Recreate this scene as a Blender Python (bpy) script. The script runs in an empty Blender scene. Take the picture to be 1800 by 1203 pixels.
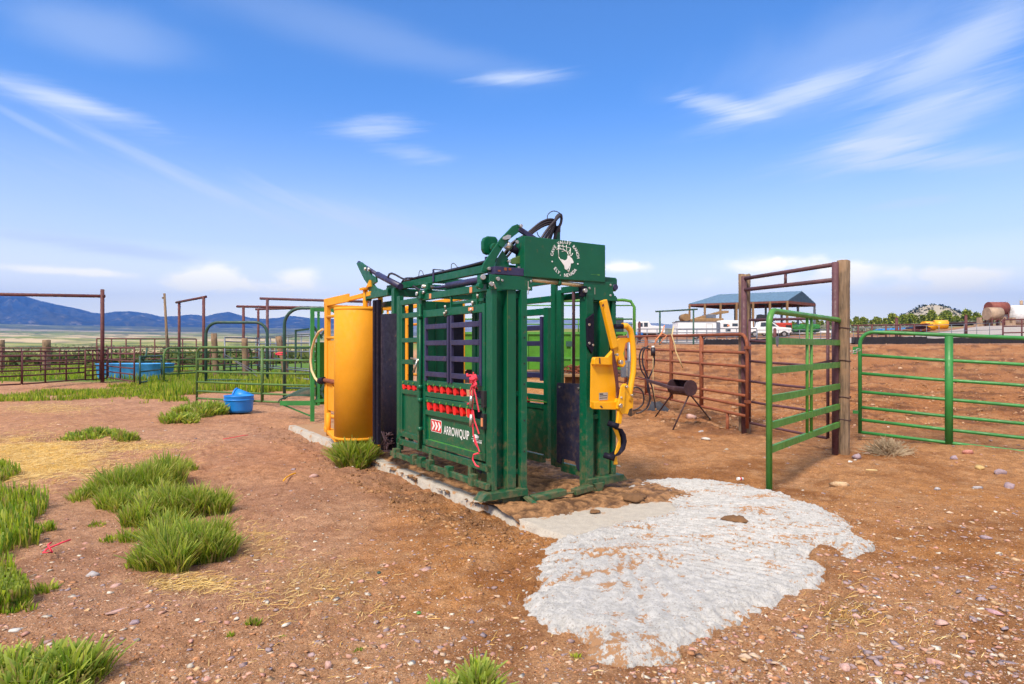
import bpy, math, random
import numpy as np
from mathutils import Vector, Matrix
random.seed(7); rng=np.random.default_rng(7)
S=bpy.context.scene; C=S.collection
R=math.radians
# ------------------------------------------------------------------ camera
H=1.5; F=1120.; V0=612.                     # eye height; focal length and horizon in photo pixels
cam=bpy.data.cameras.new('camera'); co=bpy.data.objects.new('camera',cam); C.objects.link(co)
co.location=(0,0,H); co.rotation_euler=(R(90),0,0)
cam.sensor_width=36; cam.lens=36*F/1800; cam.shift_y=(V0-601.5)/1800; cam.clip_start=.05; cam.clip_end=40000
S.camera=co
# ------------------------------------------------------------------ light
SUN_AZ=R(-152); SUN_EL=R(50)
S.view_settings.view_transform='Standard'; S.view_settings.look='None'; S.view_settings.gamma=1
S.view_settings.exposure=0.7
sl=bpy.data.lights.new('sun','SUN'); sl.energy=3.4; sl.angle=R(14); sl.color=(1,.88,.72)
so=bpy.data.objects.new('sun',sl); C.objects.link(so)
sd=Vector((math.sin(SUN_AZ)*math.cos(SUN_EL),math.cos(SUN_AZ)*math.cos(SUN_EL),math.sin(SUN_EL)))
so.rotation_euler=sd.to_track_quat('Z','Y').to_euler(); so.location=(-20,-10,30)
W=bpy.data.worlds.new("World"); S.world=W; W.use_nodes=True
def world():
    nt=W.node_tree; nt.nodes.clear(); N=nt.nodes.new; L=nt.links.new
    out=N('ShaderNodeOutputWorld'); bg=N('ShaderNodeBackground'); bg.inputs[1].default_value=.15
    sky=N('ShaderNodeTexSky'); sky.sky_type='NISHITA'; sky.sun_disc=False
    sky.sun_elevation=SUN_EL; sky.sun_rotation=SUN_AZ; sky.altitude=1900; sky.air_density=1.0; sky.dust_density=.35; sky.ozone_density=2.2
    tc=N('ShaderNodeTexCoord'); sp=N('ShaderNodeSeparateXYZ'); L(tc.outputs['Generated'],sp.inputs[0])
    def M(op,a,b=None,c=None,clamp=False):
        n=N('ShaderNodeMath'); n.operation=op; n.use_clamp=clamp
        for i,v in enumerate((a,b,c)):
            if v is None: continue
            if isinstance(v,(int,float)): n.inputs[i].default_value=v
            else: L(v,n.inputs[i])
        return n.outputs[0]
    az=M('ARCTAN2',sp.outputs[0],sp.outputs[1]); el=M('ARCSINE',sp.outputs[2])
    # wind-drawn streak noise laid out over azimuth and elevation
    def streak(ang,sx,sy,scale,detail=6,dist=.6,off=0):
        cx=N('ShaderNodeCombineXYZ'); ca,sa=math.cos(ang),math.sin(ang)
        L(M('MULTIPLY',M('ADD',M('MULTIPLY',az,ca),M('MULTIPLY',el,sa)),sx),cx.inputs[0])
        L(M('MULTIPLY',M('SUBTRACT',M('MULTIPLY',el,ca),M('MULTIPLY',az,sa)),sy),cx.inputs[1]); cx.inputs[2].default_value=off
        n=N('ShaderNodeTexNoise'); n.inputs['Scale'].default_value=scale; n.inputs['Detail'].default_value=detail
        n.inputs['Roughness'].default_value=.55; n.inputs['Distortion'].default_value=dist; L(cx.outputs[0],n.inputs['Vector']); return n.outputs[0]
    n1=streak(R(4),1,6,3.2,8,.9); n2=streak(R(-22),1.2,7,2.4,8,.8,3.1); n3=streak(R(14),1.1,6,2.6,8,.9,7.7); lump=streak(0,1,1.8,14,9,.2,1.3); soft=streak(R(5),1,2.5,2.2,5,.5,5)
    fib=streak(R(6),1,14,9,9,1.2,9.1); fib2=streak(R(-20),1,14,8,9,1.2,4.1); fm=lambda n,f: M('ADD',M('MULTIPLY',n,.66),M('MULTIPLY',f,.34)); n1=fm(n1,fib); n2=fm(n2,fib2); n3=fm(n3,fib)
    def A(u,v): a=math.atan((u-900)/F); return a, math.atan((V0-v)/F*math.cos(a))
    tot=None; tot2=None
    def blob(u,v,ru,rv,ang,amp,nz,lo,hi,soft_=1.):
        nonlocal tot
        a0,e0=A(u,v); ra=ru/F*math.cos(a0)**2; re=rv/F*math.cos(a0); ca,sa=math.cos(R(ang)),math.sin(R(ang))
        da=M('SUBTRACT',az,a0); de=M('SUBTRACT',el,e0)
        p=M('DIVIDE',M('ADD',M('MULTIPLY',da,ca),M('MULTIPLY',de,sa)),ra); q=M('DIVIDE',M('SUBTRACT',M('MULTIPLY',de,ca),M('MULTIPLY',da,sa)),re)
        d=M('ADD',M('MULTIPLY',p,p),M('MULTIPLY',q,q)); g=M('EXPONENT',M('MULTIPLY',d,-1.))
        mr=N('ShaderNodeMapRange'); mr.interpolation_type='SMOOTHSTEP'; mr.inputs[1].default_value=lo; mr.inputs[2].default_value=hi; mr.inputs[3].default_value=0; mr.inputs[4].default_value=amp
        L(M('ADD',nz,M('MULTIPLY_ADD',g,.42,-.22)) ,mr.inputs[0]); w=M('MULTIPLY',mr.outputs[0],M('POWER',g,.6))
        tot=w if tot is None else M('ADD',tot,w)
    blob(300,300,340,16,-21,.42,n2,.34,.75); blob(650,390,280,24,-14,.42,n2,.34,.75); blob(60,222,120,9,-22,.25,n2,.33,.7); blob(120,180,230,30,-8,.35,n1,.4,.75); blob(160,60,200,60,0,.25,soft,.4,.75)
    blob(900,137,125,15,2,.66,n1,.42,.88); blob(655,226,115,26,3,.70,n1,.42,.88); blob(745,273,100,22,-2,.6,n1,.42,.88)
    blob(1260,185,90,22,-14,.66,n3,.35,.72); blob(1400,168,190,26,12,.6,n3,.35,.72); blob(1690,100,190,55,22,.55,n3,.3,.7)
    blob(1640,215,260,42,14,.55,n3,.3,.7); blob(1660,282,230,24,-6,.62,n1,.3,.7); blob(1540,255,120,14,-3,.45,n1,.35,.7); blob(1500,90,400,110,10,.22,soft,.35,.7)
    blob(1600,357,90,9,2,.3,n1,.35,.7); blob(560,395,500,50,-8,.25,n2,.3,.7); blob(150,430,300,16,-4,.55,n1,.34,.8); blob(120,180,130,14,-6,.5,n1,.34,.75); blob(700,80,350,40,-8,.16,soft,.35,.7)
    cum=[(385,486,62,26),(350,497,70,20),(530,490,50,18),(470,505,160,14),(1340,470,75,18),(1400,462,60,14),(1480,470,60,12),(1420,490,170,18),(1660,482,70,14),(1740,486,110,18),(1640,510,220,18),(120,478,160,8),(1100,470,70,10)]
    tot,keep=None,tot
    for (u,v,a,b) in cum: blob(u,v,a*1.1,b*1.2,0,.95,lump,.40,.80)
    tot2,tot=tot,keep
    hz=N('ShaderNodeMapRange'); hz.inputs[1].default_value=0.; hz.inputs[2].default_value=.40; hz.inputs[3].default_value=.92; hz.inputs[4].default_value=0; L(el,hz.inputs[0])
    hz2=M('POWER',hz.outputs[0],2.3)
    # deepen and saturate the clear blue
    tint=N('ShaderNodeMixRGB'); tint.blend_type='MULTIPLY'; tint.inputs[0].default_value=1; tint.inputs[2].default_value=SKYTINT; L(sky.outputs[0],tint.inputs[1])
    m1=N('ShaderNodeMixRGB'); L(hz2,m1.inputs[0]); L(tint.outputs[0],m1.inputs[1]); m1.inputs[2].default_value=HZCOL
    lo=N('ShaderNodeMapRange'); lo.inputs[1].default_value=0.; lo.inputs[2].default_value=.15; lo.inputs[3].default_value=.5; lo.inputs[4].default_value=0; L(el,lo.inputs[0]); m5=N('ShaderNodeMixRGB'); L(lo.outputs[0],m5.inputs[0]); L(m1.outputs[0],m5.inputs[1]); m5.inputs[2].default_value=(13.5,12.2,8,1); m1=m5
    m2=N('ShaderNodeMixRGB'); L(M('MINIMUM',tot,.85),m2.inputs[0]); L(m1.outputs[0],m2.inputs[1]); m2.inputs[2].default_value=CLCOL
    m4=N('ShaderNodeMixRGB'); L(M('MINIMUM',tot2,.8),m4.inputs[0]); L(m2.outputs[0],m4.inputs[1]); m4.inputs[2].default_value=(10.2,9.2,6.2,1); m2=m4
    # unseen cloud cover added overhead and behind the viewer, neutralises and softens fill light
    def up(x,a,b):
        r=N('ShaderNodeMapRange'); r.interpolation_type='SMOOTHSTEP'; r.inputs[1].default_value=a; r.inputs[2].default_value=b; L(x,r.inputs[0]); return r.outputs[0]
    fill_veil=M('MULTIPLY',M('MAXIMUM',up(el,R(31),R(52)),up(M('ABSOLUTE',az),R(52),R(85))),M('ADD',M('MULTIPLY',soft,.5),.55))
    m3=N('ShaderNodeMixRGB'); L(M('MINIMUM',fill_veil,.92),m3.inputs[0]); L(m2.outputs[0],m3.inputs[1]); m3.inputs[2].default_value=(4.6,4.5,4.4,1)
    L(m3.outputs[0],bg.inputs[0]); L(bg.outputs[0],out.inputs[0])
SKYTINT=(.50,.82,1.12,1); HZCOL=(11.5,9.4,5.4,1); CLCOL=(3.9,4.3,4.9,1)
world()

# ------------------------------------------------------------------ helpers
A33=R(33.1); CX0,CY0=-.187,5.99; CA,SA=math.cos(A33),math.sin(A33)   # front left corner of the chute and its heading
def ray(u,v): return ((u-900)/F,1.,-(v-V0)/F)
def at(u,v,Y): return Vector(((u-900)/F*Y,Y,H-(v-V0)/F*Y))
def G(u,v,z=0.): Y=(H-z)*F/(v-V0); return Vector(((u-900)/F*Y,Y,z))
def pl(ax,c,u,v):     # where a sight line meets a plane of the chute's own frame
    rx,ry,rz=ray(u,v); lx=rx*CA+ry*SA; ly=-rx*SA+ry*CA; Ox=-CX0*CA-CY0*SA; Oy=CX0*SA-CY0*CA
    k=(c-Ox)/lx if ax=='x' else (c-Oy)/ly
    return Vector((Ox+k*lx,Oy+k*ly,H+k*rz))
def toworld(x,y,z=0): return Vector((CX0+x*CA-y*SA,CY0+x*SA+y*CA,z))
SPLIT={'bolt','bolt_hole','edge_strip','red_cup','pin','roller_rod','drip_mark','squeeze_cylinder','latch_pin','sticker','latch_block','scuff_mark','roller_pad','metal_sleeve','corner_post','roll_door_post','hinge','link','window','headlight','wheel','top_rail','inner_bars','front_bars','pale_edge','board','leg','rail','end_plate','lattice'}
class MB:
    def __init__(s): s.v=[]; s.f=[]; s.sm=[]; s.st=[]
    def add(s,vs,fs,smooth=False):
        o=len(s.v); s.st.append(o); s.v+= [tuple(p) for p in vs]; s.f+=[tuple(o+i for i in f) for f in fs]; s.sm+=[smooth]*len(fs); return s
    def box(s,x0,x1,y0,y1,z0,z1):
        return s.add([(x0,y0,z0),(x1,y0,z0),(x1,y1,z0),(x0,y1,z0),(x0,y0,z1),(x1,y0,z1),(x1,y1,z1),(x0,y1,z1)],
            [(0,3,2,1),(4,5,6,7),(0,1,5,4),(1,2,6,5),(2,3,7,6),(3,0,4,7)])
    def bar(s,p,q,w,h,up=(0,0,1)):
        p=Vector(p);q=Vector(q); d=(q-p).normalized(); u=Vector(up)
        if abs(d.dot(u))>.98: u=Vector((1,0,0))
        a=d.cross(u).normalized(); b=a.cross(d).normalized(); a*=w/2; b*=h/2
        return s.add([p-a-b,p+a-b,p+a+b,p-a+b,q-a-b,q+a-b,q+a+b,q-a+b],[(0,3,2,1)[::-1],(4,5,6,7)[::-1],(0,1,5,4)[::-1],(1,2,6,5)[::-1],(2,3,7,6)[::-1],(3,0,4,7)[::-1]])
    def tube(s,pts,r,n=10,caps=True):
        P=[Vector(p) for p in pts]; m=len(P); rs=r if isinstance(r,(list,tuple)) else [r]*m
        t=[(P[min(i+1,m-1)]-P[max(i-1,0)]).normalized() for i in range(m)]
        u=Vector((0,0,1)) if abs(t[0].z)<.9 else Vector((1,0,0)); a=t[0].cross(u).normalized(); vs=[]
        for i in range(m):
            a=(a-t[i]*a.dot(t[i])).normalized(); b=t[i].cross(a)
            for k in range(n):
                th=2*math.pi*k/n; vs.append(P[i]+(a*math.cos(th)+b*math.sin(th))*rs[i])
        fs=[(i*n+k,i*n+(k+1)%n,(i+1)*n+(k+1)%n,(i+1)*n+k) for i in range(m-1) for k in range(n)]
        s.add(vs,fs,True)
        if caps:
            o=len(s.v)-len(vs); s.f+=[tuple(o+k for k in range(n))[::-1],tuple(o+(m-1)*n+k for k in range(n))]; s.sm+=[False]*2
        return s
    def lathe(s,prof,c=(0,0,0),n=32,sx=1,sy=1,axis='z',smooth=True):
        vs=[]
        for r,z in prof:
            for k in range(n):
                a=2*math.pi*k/n; x,y=r*math.cos(a)*sx,r*math.sin(a)*sy
                if axis=='x': p=(z,x,y)
                elif axis=='y': p=(x,z,y)
                else: p=(x,y,z)
                vs.append((c[0]+p[0],c[1]+p[1],c[2]+p[2]))
        fs=[(i*n+k,i*n+(k+1)%n,(i+1)*n+(k+1)%n,(i+1)*n+k) for i in range(len(prof)-1) for k in range(n)]
        return s.add(vs,fs,smooth)
    def prism(s,pts,d):   # planar outline (3D points) given thickness along vector d
        d=Vector(d); n=len(pts); P=[Vector(p) for p in pts]
        return s.add(P+[p+d for p in P],[tuple(range(n))[::-1],tuple(range(n,2*n))]+[(i,(i+1)%n,n+(i+1)%n,n+i) for i in range(n)])
    def disc(s,c,nrm,r,h=.01,n=12):
        c=Vector(c); d=Vector(nrm).normalized(); return s.tube([c,c+d*h],r,n)
    def build(s,name,m,parent=None,bevel=0,loc=None,rot=0):
        if name in SPLIT and len(s.st)>1:      # every bolt, pin or strip is an object of its own
            e=s.st[1:]+[len(s.v)]; o=None
            for a,b in zip(s.st,e):
                q=MB(); q.st=[0]; q.v=s.v[a:b]; k=[i for i,f in enumerate(s.f) if a<=f[0]<b]; q.f=[tuple(i-a for i in s.f[j]) for j in k]; q.sm=[s.sm[j] for j in k]
                o=q.build(name,m,parent,bevel,loc,rot)
            return o
        me=bpy.data.meshes.new(name); me.from_pydata(s.v,[],s.f); me.validate(); me.update()
        if len(me.polygons)==len(s.sm): me.polygons.foreach_set('use_smooth',s.sm)
        import bmesh
        bm=bmesh.new(); bm.from_mesh(me); bmesh.ops.recalc_face_normals(bm,faces=bm.faces); bm.to_mesh(me); bm.free()
        me.materials.append(m)
        o=bpy.data.objects.new(name,me); C.objects.link(o); o.parent=parent
        if loc is not None: o.location=loc; o.rotation_euler=(0,0,rot)
        if bevel:
            b=o.modifiers.new('bevel','BEVEL'); b.width=bevel; b.segments=2; b.limit_method='ANGLE'; b.angle_limit=R(50); b.harden_normals=False
        return o
def mesh_np(name,v,f,m,parent=None,smooth=False,col=None,attrs=None,loc=None):
    me=bpy.data.meshes.new(name); v=np.asarray(v,np.float32); f=np.asarray(f,np.int32)
    me.vertices.add(len(v)); me.vertices.foreach_set('co',v.ravel()); k=f.shape[1]
    me.loops.add(f.size); me.loops.foreach_set('vertex_index',f.ravel()); me.polygons.add(len(f))
    me.polygons.foreach_set('loop_start',np.arange(0,f.size,k,dtype=np.int32)); me.polygons.foreach_set('loop_total',np.full(len(f),k,np.int32))
    if smooth: me.polygons.foreach_set('use_smooth',np.ones(len(f),bool))
    if col is not None:
        a=me.color_attributes.new('Col','FLOAT_COLOR','POINT'); c=np.ones((len(v),4),np.float32); c[:,:3]=col; a.data.foreach_set('color',c.ravel())
    for nm,ar in (attrs or {}).items():
        a=me.attributes.new(nm,'FLOAT','POINT'); a.data.foreach_set('value',np.asarray(ar,np.float32))
    me.update(calc_edges=True); me.validate(); me.materials.append(m)
    o=bpy.data.objects.new(name,me); C.objects.link(o); o.parent=parent
    if loc is not None: o.location=loc
    return o
def tag(o,label=None,cat=None,group=None,kind=None):
    for k,v in (('label',label),('category',cat),('group',group),('kind',kind)):
        if v: o[k]=v
    return o
def thing(name,label,cat,loc=(0,0,0),rz=0,group=None):
    o=bpy.data.objects.new(name,None); C.objects.link(o); o.empty_display_size=.2
    o.location=loc; o.rotation_euler=(0,0,rz); return tag(o,label,cat,group)
def copy_tree(o,parent=None):
    c=o.copy(); C.objects.link(c); c.parent=parent
    for ch in [x for x in KIDS.get(o.name,[])]: copy_tree(ch,c)
    return c
KIDS={}
def smooth(P,k=6):
    P=[Vector(p) for p in P]; Q=[]
    for i in range(len(P)-1):
        p0=P[max(i-1,0)];p1=P[i];p2=P[i+1];p3=P[min(i+2,len(P)-1)]
        for j in range(k): s=j/k; Q.append(.5*((2*p1)+(p2-p0)*s+(2*p0-5*p1+4*p2-p3)*s*s+(3*p1-p0-3*p2+p3)*s**3))
    return Q+[P[-1]]
def text_geo(s,size,offset=0):
    cu=bpy.data.curves.new('t','FONT'); cu.body=s; cu.size=size; cu.offset=offset; cu.align_x='CENTER'; cu.align_y='CENTER'; cu.resolution_u=3
    o=bpy.data.objects.new('t',cu); C.objects.link(o); dg=bpy.context.evaluated_depsgraph_get(); dg.update()
    me=bpy.data.meshes.new_from_object(o.evaluated_get(dg)); vs=[v.co.copy() for v in me.vertices]; fs=[tuple(p.vertices) for p in me.polygons]
    bpy.data.objects.remove(o); bpy.data.curves.remove(cu); bpy.data.meshes.remove(me); return vs,fs
# numpy noise
def _h(ix,iy,s):
    h=(ix.astype(np.int64)*374761393+iy.astype(np.int64)*668265263+s*1442695041)&0xffffffff
    h=((h^(h>>13))*1274126177)&0xffffffff; h=h^(h>>16); return (h&0xffff)/65535.
def vn(x,y,s=0):
    ix=np.floor(x);iy=np.floor(y);fx=x-ix;fy=y-iy;fx=fx*fx*(3-2*fx);fy=fy*fy*(3-2*fy)
    return (_h(ix,iy,s)*(1-fx)+_h(ix+1,iy,s)*fx)*(1-fy)+(_h(ix,iy+1,s)*(1-fx)+_h(ix+1,iy+1,s)*fx)*fy
def fbm(x,y,o=4,s=0,g=.5):
    a=1.;t=0.;n=0.
    for i in range(o): t=t+a*vn(x,y,s+i*17);n+=a;a*=g;x=x*2.03+11.3;y=y*2.03+5.7
    return t/n
def sst(a,b,x): t=np.clip((x-a)/(b-a),0,1); return t*t*(3-2*t)
def hull(seed,n=13,pw=1.):
    import bmesh
    r=np.random.default_rng(seed); p=r.normal(0,1,(n,3)); p/=np.linalg.norm(p,axis=1,keepdims=True); p*=r.uniform(.75,1.1,(n,1)); bm=bmesh.new()
    for q in p: bm.verts.new(q)
    o=bmesh.ops.convex_hull(bm,input=list(bm.verts)); bmesh.ops.delete(bm,geom=[v for v in bm.verts if not v.link_faces],context='VERTS'); bmesh.ops.triangulate(bm,faces=bm.faces); bm.verts.index_update()
    v=np.array([tuple(q.co) for q in bm.verts]); f=np.array([[q.index for q in fc.verts] for fc in bm.faces]); bm.free(); return v,f
def inpoly(x,y,P):
    ins=np.zeros(x.shape,bool); n=len(P)
    for i in range(n):
        x1,y1=P[i][0],P[i][1]; x2,y2=P[(i+1)%n][0],P[(i+1)%n][1]
        c=((y1>y)!=(y2>y))&(x<(x2-x1)*(y-y1)/((y2-y1) if y2!=y1 else 1e-9)+x1); ins^=c
    return ins
def sdf(x,y,P):
    d=np.full(x.shape,1e9); n=len(P)
    for i in range(n):
        x1,y1=P[i][0],P[i][1]; x2,y2=P[(i+1)%n][0],P[(i+1)%n][1]; dx,dy=x2-x1,y2-y1
        t=np.clip(((x-x1)*dx+(y-y1)*dy)/(dx*dx+dy*dy+1e-12),0,1); d=np.minimum(d,np.hypot(x-x1-t*dx,y-y1-t*dy))
    return np.where(inpoly(x,y,P),d,-d)

# ------------------------------------------------------------------ materials
def new_mat(name):
    m=bpy.data.materials.new(name); m.use_nodes=True; nt=m.node_tree; b=nt.nodes['Principled BSDF']; return m,nt,b
def noise(nt,scale,detail=4,rough=.55,coord='Object',dist=0,vec=None):
    n=nt.nodes.new('ShaderNodeTexNoise'); n.inputs['Scale'].default_value=scale; n.inputs['Detail'].default_value=detail; n.inputs['Roughness'].default_value=rough; n.inputs['Distortion'].default_value=dist
    if vec is None:
        tc=nt.nodes.new('ShaderNodeTexCoord'); vec=tc.outputs[coord]
    nt.links.new(vec,n.inputs['Vector']); return n.outputs[0]
def ramp(nt,fac,lo,hi,a=0,b=1):
    r=nt.nodes.new('ShaderNodeMapRange'); r.interpolation_type='SMOOTHSTEP'; r.inputs[1].default_value=lo; r.inputs[2].default_value=hi; r.inputs[3].default_value=a; r.inputs[4].default_value=b
    nt.links.new(fac,r.inputs[0]); return r.outputs[0]
def mix(nt,fac,a,b,mode='MIX'):
    m=nt.nodes.new('ShaderNodeMixRGB'); m.blend_type=mode
    for i,v in enumerate((fac,a,b)):
        if isinstance(v,(int,float)): m.inputs[i].default_value=v
        elif isinstance(v,tuple): m.inputs[i].default_value=v+(1,) if len(v)==3 else v
        else: nt.links.new(v,m.inputs[i])
    return m.outputs[0]
def bump(nt,b,h,strength=.3,dist=.01):
    n=nt.nodes.new('ShaderNodeBump'); n.inputs['Strength'].default_value=strength; n.inputs['Distance'].default_value=dist; nt.links.new(h,n.inputs['Height']); nt.links.new(n.outputs[0],b.inputs['Normal'])
def paint(name,col,rough=.42,metal=0,var=.18,dirt=.3,dcol=(.16,.085,.04),chips=0,ccol=(.12,.04,.02),scale=3,bmp=.05,spec=.5,coat=0,mud=0):
    m,nt,b=new_mat(name); L=nt.links.new
    c=mix(nt,ramp(nt,noise(nt,scale,5),.3,.7),tuple(x*(1-var) for x in col),tuple(min(1,x*(1+var)) for x in col))
    if dirt: c=mix(nt,ramp(nt,noise(nt,scale*4,7,.65),.62-.12*dirt,.8,0,.75),c,dcol)
    if mud:
        gm=nt.nodes.new('ShaderNodeNewGeometry'); sp=nt.nodes.new('ShaderNodeSeparateXYZ'); nt.links.new(gm.outputs['Position'],sp.inputs[0]); q=nt.nodes.new('ShaderNodeMath'); q.operation='MULTIPLY_ADD'; nt.links.new(sp.outputs[2],q.inputs[0]); q.inputs[1].default_value=-.22; nt.links.new(noise(nt,scale*5,8,.7),q.inputs[2]); c=mix(nt,ramp(nt,q.outputs[0],.36,.60,0,mud),c,(.24,.135,.07))
    if chips: c=mix(nt,ramp(nt,noise(nt,scale*14,5,.7),.72-.2*chips,.75-.2*chips,0,1),c,ccol)
    L(c,b.inputs['Base Color']); b.inputs['Metallic'].default_value=metal; b.inputs['Specular IOR Level'].default_value=spec
    L(ramp(nt,noise(nt,scale*5,5),.3,.75,rough*.8,min(1,rough*1.5)),b.inputs['Roughness']); b.inputs['Coat Weight'].default_value=coat
    if bmp: bump(nt,b,noise(nt,scale*22,4),bmp,.004)
    return m
M={}
M['green']=paint('chute green enamel',(.001,.094,.044),.36,var=.08,dirt=.2,chips=.12,ccol=(.05,.16,.11),spec=.4,mud=.45)
M['green_dirty']=paint('muddy chute green enamel',(.002,.085,.036),.5,mud=.5,dirt=.9,chips=.1,dcol=(.17,.10,.05),ccol=(.06,.2,.14),scale=2.2)
M['navy']=paint('navy steel',(.028,.026,.085),.42,dirt=.2,chips=.05,ccol=(.25,.22,.2))
M['rubber']=paint('black rubber',(.010,.009,.022),.65,spec=.2,dirt=.15,chips=.12,ccol=(.14,.12,.12),scale=4)
M['mat_dirty']=paint('scuffed rubber mat',(.016,.017,.05),.6,dirt=1.4,dcol=(.13,.085,.06),scale=3,chips=.02)
M['hose']=paint('black hose',(.018,.013,.022),.4,dirt=.1)
M['yellow']=paint('yellow enamel',(.78,.34,.018),.65,spec=.3,var=.05,dirt=.1,chips=.03,ccol=(.35,.12,.01),dcol=(.5,.2,.02))
M['yellow2']=paint('bright yellow enamel',(.85,.40,.006),.38,var=.05,dirt=.1,chips=.06,ccol=(.12,.07,.02),dcol=(.4,.18,.02),coat=.2)
M['steel']=paint('zinc plated steel',(.55,.53,.48),.3,.85,dirt=.1)
M['gold']=paint('zinc yellow rod',(.62,.5,.3),.3,.7,dirt=.1)
M['red']=paint('red rubber cup',(.75,.012,.01),.42,dirt=.3,dcol=(.2,.01,.01))
M['white']=paint('white decal',(.78,.8,.8),.5,dirt=.1,var=.03,dcol=(.4,.4,.38),bmp=0)
M['signred']=paint('red decal',(.62,.02,.02),.5,dirt=.05,bmp=0)
M['orange']=paint('orange decal',(.75,.28,.12),.6,dirt=.3,bmp=0)
M['gray']=paint('grey decal',(.35,.33,.3),.6,dirt=.3,bmp=0)
M['black']=paint('black decal',(.015,.015,.018),.6,dirt=.1,bmp=0)
M['gate_green']=paint('gate green enamel',(.03,.21,.045),.45,dirt=.5,chips=.16,ccol=(.13,.07,.03),dcol=(.12,.16,.06))
M['gate_green2']=paint('worn leaf green enamel',(.07,.25,.035),.45,dirt=.5,chips=.14,ccol=(.12,.24,.2),dcol=(.10,.2,.08))
M['gate_green3']=paint('faded olive green enamel',(.075,.16,.04),.6,dirt=.6,chips=.1,ccol=(.15,.12,.06))
M['teal']=paint('dark teal pipe',(.02,.07,.055),.5,dirt=.3)
M['lime']=paint('lime green enamel',(.055,.22,.008),.5,dirt=.3,dcol=(.1,.2,.03))
M['rust']=paint('rusty pipe',(.23,.065,.028),.75,dirt=.8,chips=.25,ccol=(.09,.03,.02),dcol=(.33,.13,.06),scale=5,bmp=.2)
M['rust_dark']=paint('dark oxide pipe',(.105,.03,.032),.65,dirt=.6,chips=.2,ccol=(.045,.02,.02),dcol=(.16,.06,.05),scale=5,bmp=.15)
M['purple']=paint('purple brown pipe',(.10,.04,.052),.6,dirt=.5,chips=.2,ccol=(.05,.02,.02),dcol=(.15,.07,.06),scale=5,bmp=.1)
M['galv']=paint('galvanised pipe',(.17,.19,.24),.45,.5,dirt=.4,dcol=(.12,.1,.1))
M['iron']=paint('burnt iron',(.05,.022,.03),.7,dirt=.8,dcol=(.11,.05,.04),chips=.1,ccol=(.02,.015,.02))
M['blue']=paint('blue plastic',(.012,.22,.72),.4,var=.08,dirt=.3,dcol=(.1,.25,.45))
M['bluefade']=paint('faded blue fibreglass',(.05,.30,.72),.5,var=.25,dirt=.8,dcol=(.2,.17,.2))
M['whitepaint']=paint('white vehicle paint',(.75,.76,.78),.3,var=.03,dirt=.2,dcol=(.5,.48,.45),scale=1,coat=.3)
M['glass']=paint('dark window glass',(.04,.055,.07),.12,var=.2,dirt=0,bmp=0,spec=.8)
M['tyre']=paint('tyre rubber',(.02,.018,.018),.8,dirt=.5)
M['redpaint']=paint('red machine paint',(.45,.04,.02),.5,dirt=.4)
M['roof']=paint('blue green roof sheet',(.09,.17,.27),.5,0,dirt=.2)
M['soffit']=paint('red oxide purlins',(.16,.05,.035),.7)
M['timber']=paint('weathered barn timber',(.25,.15,.07),.8)
M['tanktan']=paint('tan tank',(.38,.27,.19),.6,dirt=.3)
M['tankred']=paint('rusty tank',(.22,.06,.045),.7,dirt=.5)
M['tankwhite']=paint('white tank',(.72,.74,.77),.4,dirt=.15,dcol=(.5,.45,.4))
M['twine']=paint('red twine',(.80,.05,.09),.7,var=.2,dirt=.2,dcol=(.8,.25,.25))
M['cream']=paint('cream hose',(.68,.52,.26),.5)
M['bunk']=paint('black bunk liner',(.018,.018,.026),.6,dirt=.3,dcol=(.06,.045,.04))
M['bark']=paint('juniper bark',(.12,.08,.055),.9)
M['ragdark']=paint('dark rag',(.05,.055,.075),.9,dirt=.5,dcol=(.12,.1,.1))
M['tumble']=paint('dry tumbleweed',(.42,.32,.21),.9,var=.3,dirt=0,bmp=0)
M['dung']=paint('dry dung',(.17,.085,.035),.95,dirt=.5,dcol=(.26,.15,.07),scale=9,bmp=.8)
def wood():
    m,nt,b=new_mat('weathered post wood'); mp=nt.nodes.new('ShaderNodeMapping'); tc=nt.nodes.new('ShaderNodeTexCoord'); nt.links.new(tc.outputs['Object'],mp.inputs[0]); mp.inputs['Scale'].default_value=(1,1,.06)
    g=noise(nt,38,8,.7,vec=mp.outputs[0],dist=.4); c=mix(nt,ramp(nt,g,.3,.7),(.06,.04,.027),(.30,.21,.135)); c=mix(nt,ramp(nt,noise(nt,3,4),.45,.7),c,(.27,.17,.10)); nt.links.new(c,b.inputs['Base Color']); b.inputs['Roughness'].default_value=.9; bump(nt,b,g,.8,.012); return m
M['wood']=wood()
def attr_mat(name,rough=.9,mul=1.,bscale=0,bst=.4,bd=.01,transl=0,nvar=.0,nscale=20):
    m,nt,b=new_mat(name); a=nt.nodes.new('ShaderNodeVertexColor'); a.layer_name='Col'; c=a.outputs[0]
    if nvar: c=mix(nt,1.,c,mix(nt,ramp(nt,noise(nt,nscale,6,.65),.3,.7),(1-nvar,)*3,(1+nvar,)*3),'MULTIPLY')
    nt.links.new(c,b.inputs['Base Color']); b.inputs['Roughness'].default_value=rough; b.inputs['Specular IOR Level'].default_value=.25
    if bscale: bump(nt,b,noise(nt,bscale,8,.65),bst,bd)
    if transl:
        t=nt.nodes.new('ShaderNodeBsdfTranslucent'); nt.links.new(c,t.inputs[0]); ms=nt.nodes.new('ShaderNodeMixShader'); ms.inputs[0].default_value=transl
        nt.links.new(b.outputs[0],ms.inputs[1]); nt.links.new(t.outputs[0],ms.inputs[2]); nt.links.new(ms.outputs[0],nt.nodes['Material Output'].inputs[0])
    return m
M['grass']=attr_mat('grass blades',.5,transl=.45); M['stone']=attr_mat('stones',.75,nvar=.25,nscale=60,bscale=40,bst=.3); M['leaf']=attr_mat('juniper foliage',.8,transl=.15)
M['straw']=attr_mat('straw',.7)
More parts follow.
